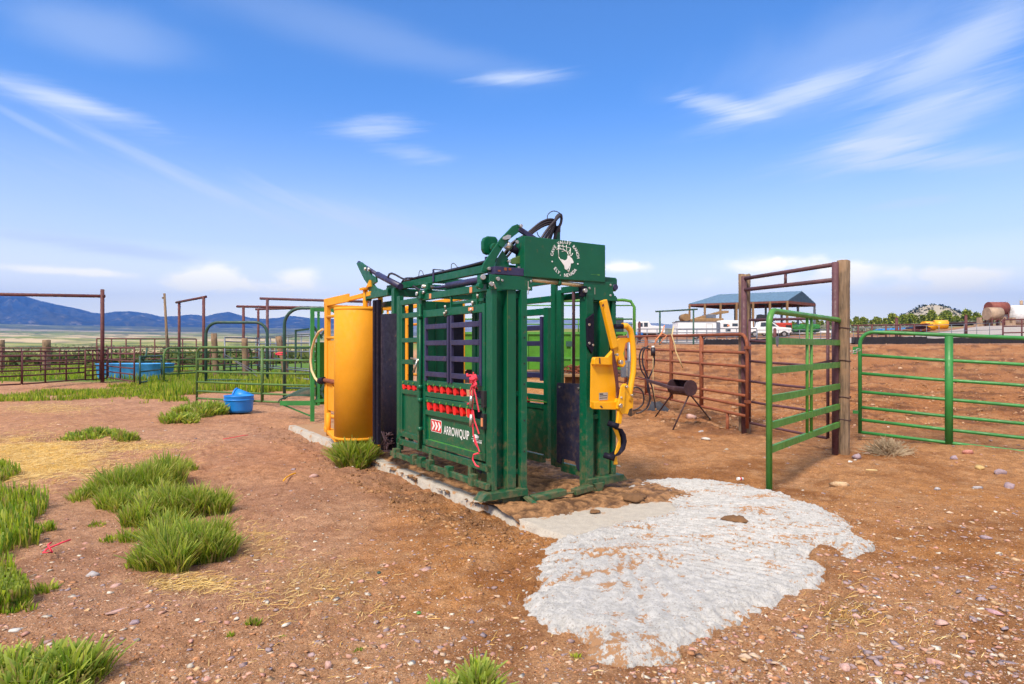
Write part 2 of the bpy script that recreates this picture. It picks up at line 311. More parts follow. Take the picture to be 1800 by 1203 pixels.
def ground_mat():
    m,nt,b=new_mat('dirt and range ground'); L=nt.links.new
    a=nt.nodes.new('ShaderNodeVertexColor'); a.layer_name='Col'; n=nt.nodes.new('ShaderNodeAttribute'); n.attribute_name='near'
    tc=nt.nodes.new('ShaderNodeTexCoord'); ob=tc.outputs['Object']
    f=noise(nt,9,10,.68,vec=ob); f2=noise(nt,70,8,.7,vec=ob); f3=noise(nt,240,4,.7,vec=ob)
    v=mix(nt,ramp(nt,f,.3,.72),(.74,.70,.68),(1.22,1.24,1.26)); v2=mix(nt,ramp(nt,f2,.32,.68),(.66,.62,.58),(1.28,1.30,1.34)); v3=mix(nt,ramp(nt,f3,.35,.65),(.85,.84,.83),(1.15,1.16,1.17))
    c=mix(nt,1.,a.outputs[0],v,'MULTIPLY'); cn=mix(nt,1.,c,v2,'MULTIPLY'); cn=mix(nt,1.,cn,v3,'MULTIPLY')
    # grit: tiny pale and purple stones
    vo=nt.nodes.new('ShaderNodeTexVoronoi'); vo.inputs['Scale'].default_value=62; L(ob,vo.inputs['Vector'])
    sep=nt.nodes.new('ShaderNodeSeparateColor'); L(vo.outputs['Color'],sep.inputs[0])
    k=nt.nodes.new('ShaderNodeMath'); k.operation='MULTIPLY'; L(ramp(nt,vo.outputs['Distance'],.30,.22),k.inputs[0]); L(ramp(nt,sep.outputs[0],.72,.76),k.inputs[1])
    k2=nt.nodes.new('ShaderNodeMath'); k2.operation='MULTIPLY'; L(k.outputs[0],k2.inputs[0]); L(n.outputs['Fac'],k2.inputs[1])
    gc=mix(nt,ramp(nt,sep.outputs[1],.3,.7),(.42,.24,.18),(.50,.42,.38)); cn=mix(nt,k2.outputs[0],cn,gc)
    c=mix(nt,n.outputs['Fac'],c,cn); L(c,b.inputs['Base Color']); b.inputs['Roughness'].default_value=.95; b.inputs['Specular IOR Level'].default_value=.15
    h=nt.nodes.new('ShaderNodeMath'); h.operation='ADD'; L(f2,h.inputs[0]); L(k2.outputs[0],h.inputs[1]); bump(nt,b,h.outputs[0],1.,.03); return m
M['ground']=ground_mat()
def concrete(name,c0,c1,dirty,ds,lo,hi,dc=(.25,.125,.055),bs=60,bst=.5):
    m,nt,b=new_mat(name); c=mix(nt,ramp(nt,noise(nt,14,8,.7),.3,.7),c0,c1)
    pits=noise(nt,bs,6,.75); c=mix(nt,ramp(nt,pits,.53,.64,0,.7),c,(.17,.14,.12))
    a=nt.nodes.new('ShaderNodeAttribute'); a.attribute_name='dirt'; s=nt.nodes.new('ShaderNodeMath'); s.operation='ADD'; nt.links.new(noise(nt,ds,7,.7),s.inputs[0]); nt.links.new(a.outputs['Fac'],s.inputs[1])
    c=mix(nt,ramp(nt,s.outputs[0],lo,hi,0,dirty),c,dc); nt.links.new(c,b.inputs['Base Color']); b.inputs['Roughness'].default_value=.9; bump(nt,b,pits,bst,.012); return m
M['slab']=concrete('smooth concrete',(.38,.345,.30),(.48,.44,.38),.95,7,.56,.63,dc=(.36,.19,.085),bs=90,bst=.15)
M['apron']=concrete('rough poured concrete',(.39,.385,.38),(.56,.555,.55),.95,44,.545,.62,bs=80,bst=.9,dc=(.38,.20,.09))
M['road']=concrete('pale gravel road',(.32,.28,.26),(.42,.38,.36),.3,1,.5,.7)
M['hill']=attr_mat('mountain slopes',.95,nvar=.35,nscale=.004)

# ------------------------------------------------------------------ terrain
SLAB=[(-.02,-1.12),(1.35,-1.12),(1.9,-.3),(1.95,7.6),(.0,7.6)]
APPX=[(985,946),(955,965),(946,1000),(925,1050),(923,1075),(945,1097),(955,1110),(1003,1112),(1030,1122),(1060,1150),(1100,1160),(1130,1160),(1180,1153),(1200,1128),(1250,1108),(1290,1098),(1330,1068),(1372,1062),(1385,1046),(1440,1038),(1463,1028),(1458,1000),(1428,976),(1447,958),(1500,985),(1540,967),(1512,940),(1490,920),(1440,890),(1370,866),(1300,851),(1200,842),(1130,844),(1090,855),(1088,872),(1130,885),(1170,890),(1165,905),(1060,925)]
APR=[tuple(G(u,v,-.02)[:2]) for u,v in APPX]
def loc_xy(X,Y): dx,dy=X-CX0,Y-CY0; return dx*CA+dy*SA, -dx*SA+dy*CA
RP=([0,9,15,25,45,60,80,110,160,250,330,600,1500,4000,9000,15000],[0,0,.2,.75,1.72,1.9,2.6,3.7,5.6,9.2,10.,8,10,45,200,300])
LP=([0,50,70,150,400,1000,2500,5000,6500,9000,15000],[0,-.05,-.35,-1.6,-2.2,3,38,115,190,300,320])
def hgt(X,Y,fine=True):
    X=np.asarray(X,float);Y=np.asarray(Y,float); d=np.hypot(X,Y); az=np.degrees(np.arctan2(X,Y)); w=sst(-20,4,az)*(1-sst(95,140,az))
    z=w*np.interp(d,*RP)+(1-w)*np.interp(d,*LP)
    # pale juniper hill on the right skyline
    z=z+62*np.exp(-((az-33.4)/3.3)**2-((d-1250)/260)**2)+34*np.exp(-((az-37.6)/2.2)**2-((d-1700)/300)**2)+50*np.exp(-((az-41)/2.2)**2-((d-1500)/300)**2)
    z=z+1.0*sst(31,37,az)*sst(62,88,d)*(1-sst(150,220,d))*(1-sst(60,80,az))
    z=z+sst(90,400,d)*(fbm(X/180,Y/180,4,3)-.5)*np.minimum(d*.008,14)
    lx,ly=loc_xy(X,Y); near=1-sst(30,80,d)
    z=z-.035*near-.05*np.exp(-(np.minimum(lx+.15,0)/.5)**2)*(lx<.2)*sst(-1.8,-.5,ly)*(1-sst(7,9,ly))
    if fine:
        z=z+near*((fbm(X*.6,Y*.6,3,5)-.5)*.10-np.maximum(.30-np.abs(fbm(X*6.5,Y*6.5,3,207,.5)-.5)*3,0)*.06*sst(.45,.6,fbm(X*.9,Y*.9,2,209))+(fbm(X*1.8,Y*1.8,3,211)-.5)*.07+(fbm(X*4,Y*4,4,9,.6)-.5)*.035+np.maximum(fbm(X*14,Y*14,3,21,.6)-.5,0)*.035)
        # churned soil of the pen on the right and along the slab
        ch=np.clip(sst(8.5,11.5,Y-.1*X)*sst(1,3,X)*(1-sst(40,50,d)) + np.exp(-((lx+.35)/.35)**2)*sst(-1.2,0,ly)*(1-sst(7,8,ly)),0,1)
        z=z+ch*(np.abs(fbm(X*2.2,Y*2.2,4,31,.6)-.5)*.20+(fbm(X*8,Y*8,3,37,.6)-.5)*.05)
    ins=(lx>-.0)&(lx<1.95)&(ly>-1.1)&(ly<7.6); z=np.where(ins,np.minimum(z,-.07),z)
    return z
def hz(x,y): return float(hgt(np.array([x]),np.array([y]),False)[0])
def ground():
    az=np.concatenate([np.radians(np.linspace(-43,43,1080)),np.radians(np.linspace(43,317,80))[1:-1]])
    r=np.concatenate([[0.01,.8],1.6*1.0062**np.arange(0,420),1.6*1.0062**419*1.034**np.arange(1,205)])
    Rr,Az=np.meshgrid(r,az,indexing='ij'); X=Rr*np.sin(Az);Y=Rr*np.cos(Az); Z=hgt(X,Y)
    ap=sdf(X[:380],Y[:380],APR); Z[:380]=np.where(ap>.02,np.minimum(Z[:380],-.03),Z[:380])
    nr,na=X.shape; i=np.arange(nr-1)[:,None]*na; j=np.arange(na)[None]; j2=(j+1)%na
    f=np.stack([i+j,i+j2,i+na+j2,i+na+j],-1).reshape(-1,4)[:,::-1]
    U=900+F*X/np.maximum(Y,.1); d=Rr
    c=np.zeros(X.shape+(3,)); 
    def lay(col,w): c[:]=c*(1-w[...,None])+np.array(col)*w[...,None]
    o=np.ones_like(X); lay((.48,.225,.082),o)
    n0=fbm(X*.35,Y*.35,4,41); n1=fbm(X*1.3,Y*1.3,4,43); n2=fbm(X*5,Y*5,4,47)
    lay((.52,.30,.17),sst(.42,.62,n0)*.75*(1-sst(.5,4,X)*.6)); lay((.27,.11,.038),sst(.48,.66,n1)*.65); lay((.54,.31,.16),sst(.55,.72,n2)*.5)
    lx,ly=loc_xy(X,Y)
    lay((.20,.10,.045),np.exp(-((lx+.3)/.4)**2)*sst(-1,0,ly)*(1-sst(7,8,ly))*sst(.35,.6,n2)*.8)
    lay((.50,.28,.19),(1-sst(-2.2,-.2,X))*sst(2.,4,Y)*.55)
    pen=sst(9,12,Y)*sst(1,3.5,X)*(1-sst(44,47,d)); lay((.37,.155,.06),pen*.8); lay((.50,.27,.13),pen*sst(.5,.7,fbm(X*.5,Y*2.2,4,53))*.7); lay((.13,.055,.03),pen*sst(.52,.68,fbm(X*2,Y*2,4,59))*.7)
    # straw on the ground
    def patch(u0,v0,ru,rv,col,a,ns=3.,lo=.35,hi=.6):
        V=V0+F*H/np.maximum(Y,.1); g=np.exp(-((U-u0)/ru)**2-((V-v0)/rv)**2)*(Y>0)
        lay(col,np.clip(sst(lo,hi,g*.75+(fbm(X*ns,Y*ns,4,61)-.5)*.5)*a,0,1))
    patch(40,798,190,36,(.74,.47,.13),1.2); patch(250,778,90,6,(.5,.34,.13),.8); patch(90,715,110,9,(.5,.30,.14),.7); patch(30,830,90,10,(.5,.34,.13),.6)
    patch(570,1015,130,55,(.42,.25,.09),.35,6); patch(450,950,90,35,(.42,.25,.09),.35,6); patch(1500,1070,70,35,(.33,.19,.07),.5,6); patch(330,1020,90,25,(.45,.3,.1),.6,6)
    # green field and range
    lft=1-sst(-14,-8,np.degrees(np.arctan2(X,Y)))
    g1=lft*sst(27,30,Y-4*fbm(X*.3,Y*.3,3,63)); lay((.13,.21,.035),g1*.75); lay((.10,.19,.03),lft*sst(28,31,Y)*(1-sst(150,260,d)))
    lay((.20,.24,.05),sst(70,160,d)); far=sst(120,300,d)
    nv=fbm(X/260,Y/90,5,71); nb=fbm(X/60,Y/60,5,73); nc=fbm(X/900,Y/350,5,77)
    lay((.30,.31,.09),far); lay((.56,.44,.27),far*sst(.50,.54,nc)*.95); lay((.15,.21,.04),far*sst(.50,.58,nv)*.8); lay((.05,.075,.03),far*sst(.56,.66,nb)*.7)
    lay((.11,.12,.085),sst(2600,5200,d)*.7); lay((.06,.08,.06),sst(2500,3500,d)*sst(.5,.58,fbm(X/700,Y/400,4,79))*.7); lay((.4,.34,.25),sst(2200,3200,d)*sst(.60,.66,fbm(X/1100,Y/280,4,81))*.8)
    rt=sst(4,9,np.degrees(np.arctan2(X,Y)))
    lay((.30,.16,.10),rt*sst(44,46,d)*(1-sst(98,112,d))); lay((.17,.17,.12),rt*sst(105,125,d)*(1-sst(600,900,d))); lay((.42,.37,.28),rt*sst(700,1000,d)*(1-sst(2200,2600,d)))
    mesh_np('ground',np.stack([X,Y,Z],-1).reshape(-1,3),f,M['ground'],smooth=True,col=c.reshape(-1,3),attrs={'near':(1-sst(25,60,d)).ravel()})['kind']='structure'
ground()
def mountains():
    az=np.radians(np.linspace(-50,25,900)); r=np.linspace(6300,12500,150); Rr,Az=np.meshgrid(r,az,indexing='ij'); X=Rr*np.sin(Az);Y=Rr*np.cos(Az); U=900+F*np.tan(Az)
    back=[(-500,560),(-200,530),(0,519),(45,521),(72,530),(104,536),(138,543),(162,550),(179,552),(205,548),(225,549),(257,551),(281,557),(311,556),(336,553),(362,556),(382,551),(401,549),(418,554),(440,560),(464,562),(487,560),(503,556),(520,556),(546,560),(563,559),(620,564),(700,560),(800,563),(900,562),(960,559),(1040,564),(1200,572),(1300,590),(1600,600)]
    front=[(-500,590),(0,566),(60,552),(85,548),(120,554),(170,566),(190,566),(205,560),(235,553),(265,560),(300,570),(420,566),(470,574),(520,570),(560,576),(700,578),(900,580),(1200,592),(1600,600)]
    def top(p,r0): return H+(V0-np.interp(U,*zip(*p)))/F*r0*np.cos(Az)
    nz=np.abs(fbm(U/26,Rr/900,5,91,.55)-.5)*2; n2=fbm(U/60,Rr/500,5,95)
    b=np.interp(Rr,*LP)
    zb=(top(back,9800)-b)*np.exp(-((Rr-9800)/1500)**2)*(1-nz*.55*sst(0,900,np.abs(Rr-9800))); zf=(top(front,7500)-b)*np.exp(-((Rr-7500)/750)**2)*(1-nz*.4*sst(0,400,np.abs(Rr-7500)))
    Z=b+np.maximum(np.maximum(zb,zf),0)+(n2-.5)*26*sst(6300,7000,Rr)-4-60*(1-sst(6300,6700,Rr))-150*sst(11900,12500,Rr)
    nr,na=X.shape; i=np.arange(nr-1)[:,None]*na; j=np.arange(na-1)[None]; f=np.stack([i+j,i+j+1,i+na+j+1,i+na+j],-1).reshape(-1,4)[:,::-1]
    t=sst(.42,.66,fbm(U/9,Rr/260,5,97,.65)); c=np.array((.015,.035,.085))*(1-t[...,None])+np.array((.05,.06,.075))*t[...,None]  # dark blue slope colour has some of the distance haze painted in
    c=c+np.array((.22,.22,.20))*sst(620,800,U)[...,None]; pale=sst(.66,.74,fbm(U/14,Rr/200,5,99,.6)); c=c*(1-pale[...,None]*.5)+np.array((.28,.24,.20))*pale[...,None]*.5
    mesh_np('mountains',np.stack([X,Y,Z],-1).reshape(-1,3),f,M['hill'],smooth=True,col=c.reshape(-1,3))['kind']='structure'
mountains()
def road():
    xs=np.linspace(14,130,140); ys=np.linspace(0,1,16); Xg,T=np.meshgrid(xs,ys,indexing='ij'); Y0=50+(fbm(Xg*.05,T*0,3,101)-.5)*4; Yg=Y0+T*(72-.05*Xg-50); Z=hgt(Xg,Yg,False)+.05
    nr,na=Xg.shape; i=np.arange(nr-1)[:,None]*na; j=np.arange(na-1)[None]; f=np.stack([i+j,i+j+1,i+na+j+1,i+na+j],-1).reshape(-1,4)[:,::-1]
    mesh_np('road',np.stack([Xg,Yg,Z],-1).reshape(-1,3),f,M['road'],smooth=True)['kind']='structure'
road()
# concrete slab under the chute
def slab():
    n=220; xs=np.linspace(-.05,1.98,110); ys=np.linspace(-1.2,7.6,n*2); Xg,Yg=np.meshgrid(xs,ys,indexing='ij'); s=sdf(Xg,Yg,SLAB)+(fbm(Xg*6,Yg*6,3,103)-.5)*.03
    edge=sst(-.012,.012,s); Z=-.16*(1-edge)+(fbm(Xg*3,Yg*3,3,104)-.5)*.006
    d=(sst(-.80,-.25,Yg)*.26-.05)*np.ones_like(Xg); d=np.where(Xg<.12,d*.35-.04,d)
    W_=CX0+Xg*CA-Yg*SA; V_=CY0+Xg*SA+Yg*CA
    nr,na=Xg.shape; i=np.arange(nr-1)[:,None]*na; j=np.arange(na-1)[None]; f=np.stack([i+j,i+j+1,i+na+j+1,i+na+j],-1).reshape(-1,4)
    mesh_np('concrete_slab',np.stack([W_,V_,Z],-1).reshape(-1,3),f,M['slab'],attrs={'dirt':d.ravel()})['kind']='structure'
slab()
def apron():
    P=np.array(APR); x0,y0=P.min(0)-.1; x1,y1=P.max(0)+.1; st=.0095
    X,Y=np.meshgrid(np.arange(x0,x1,st),np.arange(y0,y1,st),indexing='ij'); s=sdf(X,Y,APR)
    s=s+(fbm(X*5,Y*5,4,111,.6)-.5)*.16+(fbm(X*18,Y*18,4,113,.65)-.5)*.10
    mid=np.array([1.15,4.35]); ang=np.arctan2(Y-5.2,X-.9)
    # rake marks fan out over the left and front, run straight on the right
    gr=np.sin(ang*62+(fbm(X*3,Y*3,4,115,.6)-.5)*11); gr2=np.sin((X*.5+Y*.86)*78+(fbm(X*2.6,Y*2.6,4,117,.6)-.5)*12); wl=sst(1.6,.7,X+.25*(5-Y)) if False else 1-sst(.7,1.7,X+.3*(Y-4.2))
    groove=(gr*wl+gr2*(1-wl)); ga=.4+.9*fbm(X*1.5,Y*1.5,3,119); rough=fbm(X*52,Y*52,4,121,.75)-.5; lump=fbm(X*8,Y*8,3,123)-.5
    rim=1-sst(.05,.35,s); crack=sst(.010,.002,np.abs(fbm(X*1.1,Y*1.1,5,221,.6)-.5))
    Z=-.05+.060*np.clip((s+.0)/.11,0,1)**.8+groove*.0085*ga*(1-rim*.6)+rough*(.016+.020*rim)+lump*.012+.012*sst(.1,.8,s)-crack*.02
    smooth=sst(.12,-.1,s*0+ (Y-(5.25+.55*(X-.6))) ) if False else 0
    an=(X*.95+Y*.12); bn=(-X*.12+Y*.99); dirt=(-groove*.085*ga)+(fbm(an*2.6,bn*7,5,125,.65)-.5)*.70-.045-.03*rim+(fbm(an*14,bn*34,3,127,.6)-.5)*.28
    lx,ly=loc_xy(X,Y); dirt=dirt+crack*.25+.09*(1-sst(.0,.10,s))*sst(.40,.60,fbm(X*4,Y*4,3,231))+.28*np.exp(-((ly+.40)/.40)**2)*(1-sst(1.4,2.3,lx))
    keep=s>-.004; nr,na=X.shape; k=keep[:-1,:-1]|keep[1:,:-1]|keep[:-1,1:]|keep[1:,1:]
    Z=np.where(s<0,-.12,Z); i=np.arange(nr-1)[:,None]*na; j=np.arange(na-1)[None]; f=np.stack([i+j,i+na+j,i+na+j+1,i+j+1],-1)[k]
    used=np.unique(f); mp=np.full(nr*na,-1); mp[used]=np.arange(len(used)); v=np.stack([X,Y,Z],-1).reshape(-1,3)[used]
    o=mesh_np('rough_concrete_apron',v,mp[f],M['apron'],smooth=True,attrs={'dirt':dirt.ravel()[used]}); o['kind']='structure'
apron()
def loose_dirt():
    X,Y=np.meshgrid(np.arange(-.05,2.35,.02),np.arange(-.95,3.4,.02),indexing='ij')
    n=fbm(X*3,Y*3,5,131,.6); fine=fbm(X*16,Y*16,4,133,.65)
    m=sst(-.80,-.30,Y+.22*sst(.9,1.6,X))*.64+sst(.0,.25,X)*.1-.9*sst(1.9,2.35,X)-.9*sst(.1,.5,Y)*sst(1.6,1.9,X); m=m-.35*np.exp(-((X-.75)/.4)**2-((Y-.15)/.25)**2)*(1-.3*n)
    m=m-.28*(1-sst(.05,.3,X))*(Y>.1)
    Z=(m+n*.9-.93)*.13+(fine-.5)*.035; k=(Z[:-1,:-1]>-.012)|(Z[1:,1:]>-.012); nr,na=X.shape
    i=np.arange(nr-1)[:,None]*na; j=np.arange(na-1)[None]; f=np.stack([i+j,i+na+j,i+na+j+1,i+j+1],-1)[k]
    W_=CX0+X*CA-Y*SA; V_=CY0+X*SA+Y*CA; t=sst(.3,.7,fine); c=np.array((.10,.05,.024))*(1-t[...,None])+np.array((.33,.175,.08))*t[...,None]
    mesh_np('loose_dirt',np.stack([W_,V_,np.clip(Z,-.02,.075)+.012*sst(1.3,1.9,X)],-1).reshape(-1,3),f,M['stone'],smooth=True,col=c.reshape(-1,3))['kind']='stuff'
loose_dirt()
# ------------------------------------------------------------------ squeeze chute (x across the front, y back along it, z up)
def chute():
    t=thing('squeeze_chute','green hydraulic cattle squeeze chute with a round white ranch emblem on its header box','livestock chute',(CX0,CY0,0),A33)
    g,nv,st=M['green'],M['navy'],M['steel']
    def part(name,mb,m,par=t,bev=.004): return mb.build(name,m,par,bevel=bev)
    # front posts
    m=MB(); m.box(0,.054,0,.10,.15,2.06); m.box(.054,.168,.088,.098,.16,2.055); m.box(.168,.271,0,.10,.15,2.06)
    for z in (.28,1.03,1.98): m.box(.271,.313,.02,.08,z,z+.05)
    m.box(.313,.380,-.03,.08,.02,2.06); pst=part('front_post',m,g)
    b=MB()
    for z in (.5,.8,1.15,1.35,1.6,1.8): b.disc((.346,-.03,z),(0,-1,0),.009,.003)
    part('bolt_hole',b,M['black'],pst,0)
    e=MB().box(.1685,.1725,-.003,.0,.17,2.05); part('edge_strip',e,M['gate_green3'],pst,0)
    m=MB(); m.box(1.503,1.557,0,.10,.15,2.06); m.box(1.455,1.503,.088,.098,.16,2.055); m.box(1.33,1.455,0,.10,.15,2.06)
    for z in (.75,1.35,1.98): m.box(1.21,1.33,.02,.08,z,z+.05)
    m.box(1.118,1.215,-.03,.08,.05,2.06); m.box(1.262,1.30,.05,.08,.15,2.055); pst=part('front_post',m,g)
    e=MB().box(1.452,1.457,-.003,.0,.17,2.05); part('edge_strip',e,M['gate_green3'],pst,0)
    m=MB(); m.prism([(1.10,-.036,1.80),(1.20,-.036,1.86),(1.20,-.036,1.5),(1.175,-.036,1.44),(1.11,-.036,1.52)],(0,-.025,0)); mk=part('rubber_stop',m,M['rubber'])
    part('bolt',MB().disc((1.13,-.06,1.74),(0,-1,0),.014,.01).disc((1.13,-.06,1.55),(0,-1,0),.014,.01).disc((1.18,-.06,1.53),(0,-1,0),.012,.01),st,mk,0)
    # feet and base
    m=MB()
    m.prism([(-.17,-.075,.085),(.36,-.075,.085),(.36,-.075,.15),(-.10,-.075,.15)],(0,.15,0)); m.prism([(.30,-.25,.0),(.385,-.25,.0),(.385,-.25,.02),(.34,.0,.10),(.30,.0,.10)],(.006,0,.0)) ; m.bar((.34,-.26,.015),(.34,.02,.09),.05,.03)
    m.box(.10,.30,-.03,.05,0.01,.084); part('base_beam',m,M['green_dirty'])
    m=MB(); m.prism([(1.12,-.075,.06),(1.66,-.075,.085),(1.60,-.075,.15),(1.12,-.075,.15)],(0,.15,0)); m.box(1.17,1.26,-.11,-.03,0.0,.06); m.prism([(1.15,-.12,.11),(1.30,-.12,.11),(1.24,-.12,-.01),(1.21,-.12,-.01)],(0,.03,0)); part('base_beam',m,M['green_dirty'])
    m=MB(); m.bar((.39,-.10,.05),(.77,-.10,.075),.11,.06); m.bar((.88,-.12,.06),(1.12,-.10,.075),.09,.06); m.bar((.75,-.12,.055),(.92,-.12,.055),.02,.02); part('threshold_bar',m,M['green_dirty'],bev=.008)
    # gusset plates with bolts
    def gus(pts,bolts):
        o=part('gusset_plate',MB().prism(pts,(0,-.014,0)),g); b=MB()
        for x,z in bolts: b.disc((x,-.014,z),(0,-1,0),.013,.012,6)
        part('bolt',b,st,o,.002)
    gus([(-.04,-.004,2.19),(.45,-.004,2.19),(.45,-.004,2.06),(-.04,-.004,2.05)],[(.10,2.14),(.43,2.15),(.41,2.08)])
    gus([(1.10,-.004,2.20),(1.50,-.004,2.20),(1.50,-.004,2.10),(1.52,-.004,2.06),(1.557,-.004,2.04),(1.565,-.004,2.0),(1.10,-.004,2.0)],[(1.17,2.12),(1.46,2.17),(1.46,2.06)])
    part('edge_strip',MB().box(.395,.402,-.022,-.018,2.02,2.15).box(1.24,1.246,-.022,-.018,2.06,2.13),M['gray'],bev=0)
    # header box with the emblem
    hb=part('header_box',MB().box(.347,1.38,-.03,.13,2.19,2.585),g,bev=.006)
    em=MB(); ex,ez,er=.842,2.400,.168
    def ch(c,ang,rad,size,flip=False,bold=.0):
        vs,fs=text_geo(c,size,bold); a=ang if not flip else ang+math.pi; 
        cx,cz=ex+rad*math.sin(ang),ez+rad*math.cos(ang); cr,sr=math.cos(-a),math.sin(-a)
        em.add([(cx+(v.x*.95)*cr-v.y*sr,-.034,cz+(v.x*.95)*sr+v.y*cr) for v in vs],fs)
    s1="CAVE VALLEY RANCH"; a0,a1=-80,80
    for i,c in enumerate(s1):
        if c!=' ': ch(c,R(a0+(a1-a0)*i/(len(s1)-1)),er,.046,bold=.0012)
    s2="ELY, NEVADA"
    for i,c in enumerate(s2):
        if c!=' ': ch(c,R(-130-100*i/(len(s2)-1)),er,.046,True,bold=.0012)
    for a in (-104,104): em.disc((ex+er*math.sin(R(a)),-.031,ez+er*math.cos(R(a))),(0,-1,0),.008,.003,10)
    def E(px,py): return (ex+(px-1062)/172*er*1.0,-.031,ez-(py-680)/215*er*1.12)
    def line(pts,w):
        for a,b in zip(pts[:-1],pts[1:]): em.bar(E(*a),E(*b),.003,w,(0,0,1)) if False else em.tube([Vector(E(*a)),Vector(E(*b))],w,6)
    line([(972,535),(1132,550),(1132,640)],.0035); line([(1130,760),(1108,832),(980,668),(972,535)],.0035)
    em.prism([E(*p) for p in [(1092,640),(1118,646),(1150,668),(1174,712),(1164,724),(1136,728),(1132,756),(1112,772),(1104,790),(1085,806),(1058,800),(1052,770),(1036,738),(1008,688),(1052,700),(1078,692),(1092,672)]],(0,-.003,0))
    line([(1112,645),(1088,602),(1040,574),(985,574),(950,582)],.0042); line([(1000,574),(985,540)],.003); line([(1040,574),(1032,520)],.003); line([(1085,600),(1078,520)],.003); line([(1068,588),(1110,600),(1125,570)],.0025); line([(1060,590),(1020,600)],.0025)
    line([(1118,645),(1145,638),(1162,608)],.0042); line([(1126,630),(1118,600)],.003); line([(1112,770),(1118,800),(1105,818)],.0025)
    part('ranch_emblem',em,M['white'],hb,0)
    part('scratch',MB().box(1.18,1.29,-.0315,-.0305,2.262,2.265).box(1.27,1.30,-.0315,-.0305,2.258,2.272),M['gate_green2'],hb,0)
    part('roller_rod',MB().tube([(.44,.01,2.168),(.78,.01,2.158)],.021,12).tube([(.80,.01,2.157),(1.16,.01,2.145)],.021,12),M['gold'],bev=0)
    part('roller_collar',MB().tube([(.775,.01,2.158),(.805,.01,2.157)],.032,12),g,bev=0)
    part('roller_bracket',MB().box(1.08,1.14,-.02,.05,2.03,2.14),M['rubber']); part('pin',MB().disc((1.09,-.03,2.09),(0,-1,0),.022,.03),st,bev=0)
    # front lever linkage
    m=MB().prism([pl('y',.07,*p) for p in [(846,478),(850,464),(862,446),(880,420),(902,397),(910,394),(917,399),(913,408),(897,420),(884,436),(872,456),(868,470),(866,478)]],(0,.022,0)); m.prism([pl('y',.10,*p) for p in [(868,478),(874,456),(884,440),(894,456),(896,474),(910,476),(908,482)]],(0,.016,0))
    lv=part('lever_plate',m,g); part('link_plate',MB().prism([pl('y',.06,*p) for p in [(884,417),(892,413),(898,414),(897,420),(888,422),(883,421)]],(0,-.006,0)),st,lv,.002)
    b=MB(); 
    for u,v in ((914,398),(858,473)): p=pl('y',.065,u,v); b.disc(p,(0,-1,0),.017,.03,10)
    part('green_pin',MB().disc(pl('y',.065,880,432),(0,-1,0),.018,.015,12),g,lv,.002)
    part('pin',b,st,lv,.002)
    part('backing_pad',MB().prism([pl('y',.30,*p) for p in [(852,445),(849,438),(849,424),(852,418),(858,415),(872,416),(876,422),(874,436),(866,447),(858,448)]],(0,.05,0)),g,bev=.012)
    part('pad_boss',MB().tube([pl('y',.3,867,436),pl('y',.1,872,436)],.045,14),g,bev=0)
    part('top_plate',MB().box(.02,.36,-.02,.12,2.195,2.27),M['navy']); part('lift_arm',MB().bar(pl('y',.08,911,402),pl('y',.08,945,424),.03,.05),M['navy'])
    part('drip_mark',MB().box(.12,.15,-.0235,-.0215,2.235,2.262).box(.17,.20,-.0235,-.0215,2.24,2.262).box(.05,.08,-.0235,-.0215,2.22,2.235),M['rust'],bev=0)
    part('cylinder',MB().tube([pl('y',.10,893,433),pl('y',.10,916,446)],.034,14),M['rubber'],bev=0); part('cylinder_gland',MB().tube([pl('y',.095,889,430),pl('y',.095,897,435)],.04,14),st,bev=0)
    part('ear_plate',MB().prism([pl('y',.06,*p) for p in [(893,460),(900,454),(913,450),(913,464),(900,465)]],(0,-.012,0)),M['gate_green3']); part('pin',MB().disc(pl('y',.04,893,460),(0,-1,0),.014,.03).disc(pl('y',.04,908,426),(0,-1,0),.017,.02).disc(pl('y',.04,911,471),(0,-1,0),.014,.02),st,bev=.002)
    part('pivot_cluster',MB().box(-.055,.03,.10,.19,2.12,2.20).tube([(-.06,.10,2.09),(-.06,.16,2.09)],.03,10),g); part('pivot_pin',MB().disc((-.05,.09,2.17),(-.3,-1,0),.026,.03).disc((-.02,-.01,2.10),(0,-1,0),.022,.02).tube([(-.03,.0,2.07),(.0,-.02,2.11),(.03,-.01,2.06)],.014,8).disc((.045,-.01,2.15),(0,-1,0),.02,.03),st,bev=.002)
    part('right_pad',MB().prism([(1.45,.10,2.27),(1.65,.10,2.27),(1.668,.10,2.25),(1.668,.10,2.14),(1.65,.10,2.12),(1.56,.10,2.12),(1.53,.10,2.17)],(0,.06,0)),g,bev=.01); part('pin',MB().tube([(1.60,.10,2.16),(1.60,.05,2.16)],.032,14),nv,bev=0)
    # hoses
    def hose(pts,r=.013,name='hydraulic_hose'):
        P=[Vector(p) for p in pts]; Q=[]
        for i in range(len(P)-1):
            p0=P[max(i-1,0)];p1=P[i];p2=P[i+1];p3=P[min(i+2,len(P)-1)]
            for k in range(6): s=k/6; Q.append(.5*((2*p1)+(p2-p0)*s+(2*p0-5*p1+4*p2-p3)*s*s+(3*p1-p0-3*p2+p3)*s**3))
        Q.append(P[-1]); return MB().tube(Q,r,8).build(name,M['hose'],t)
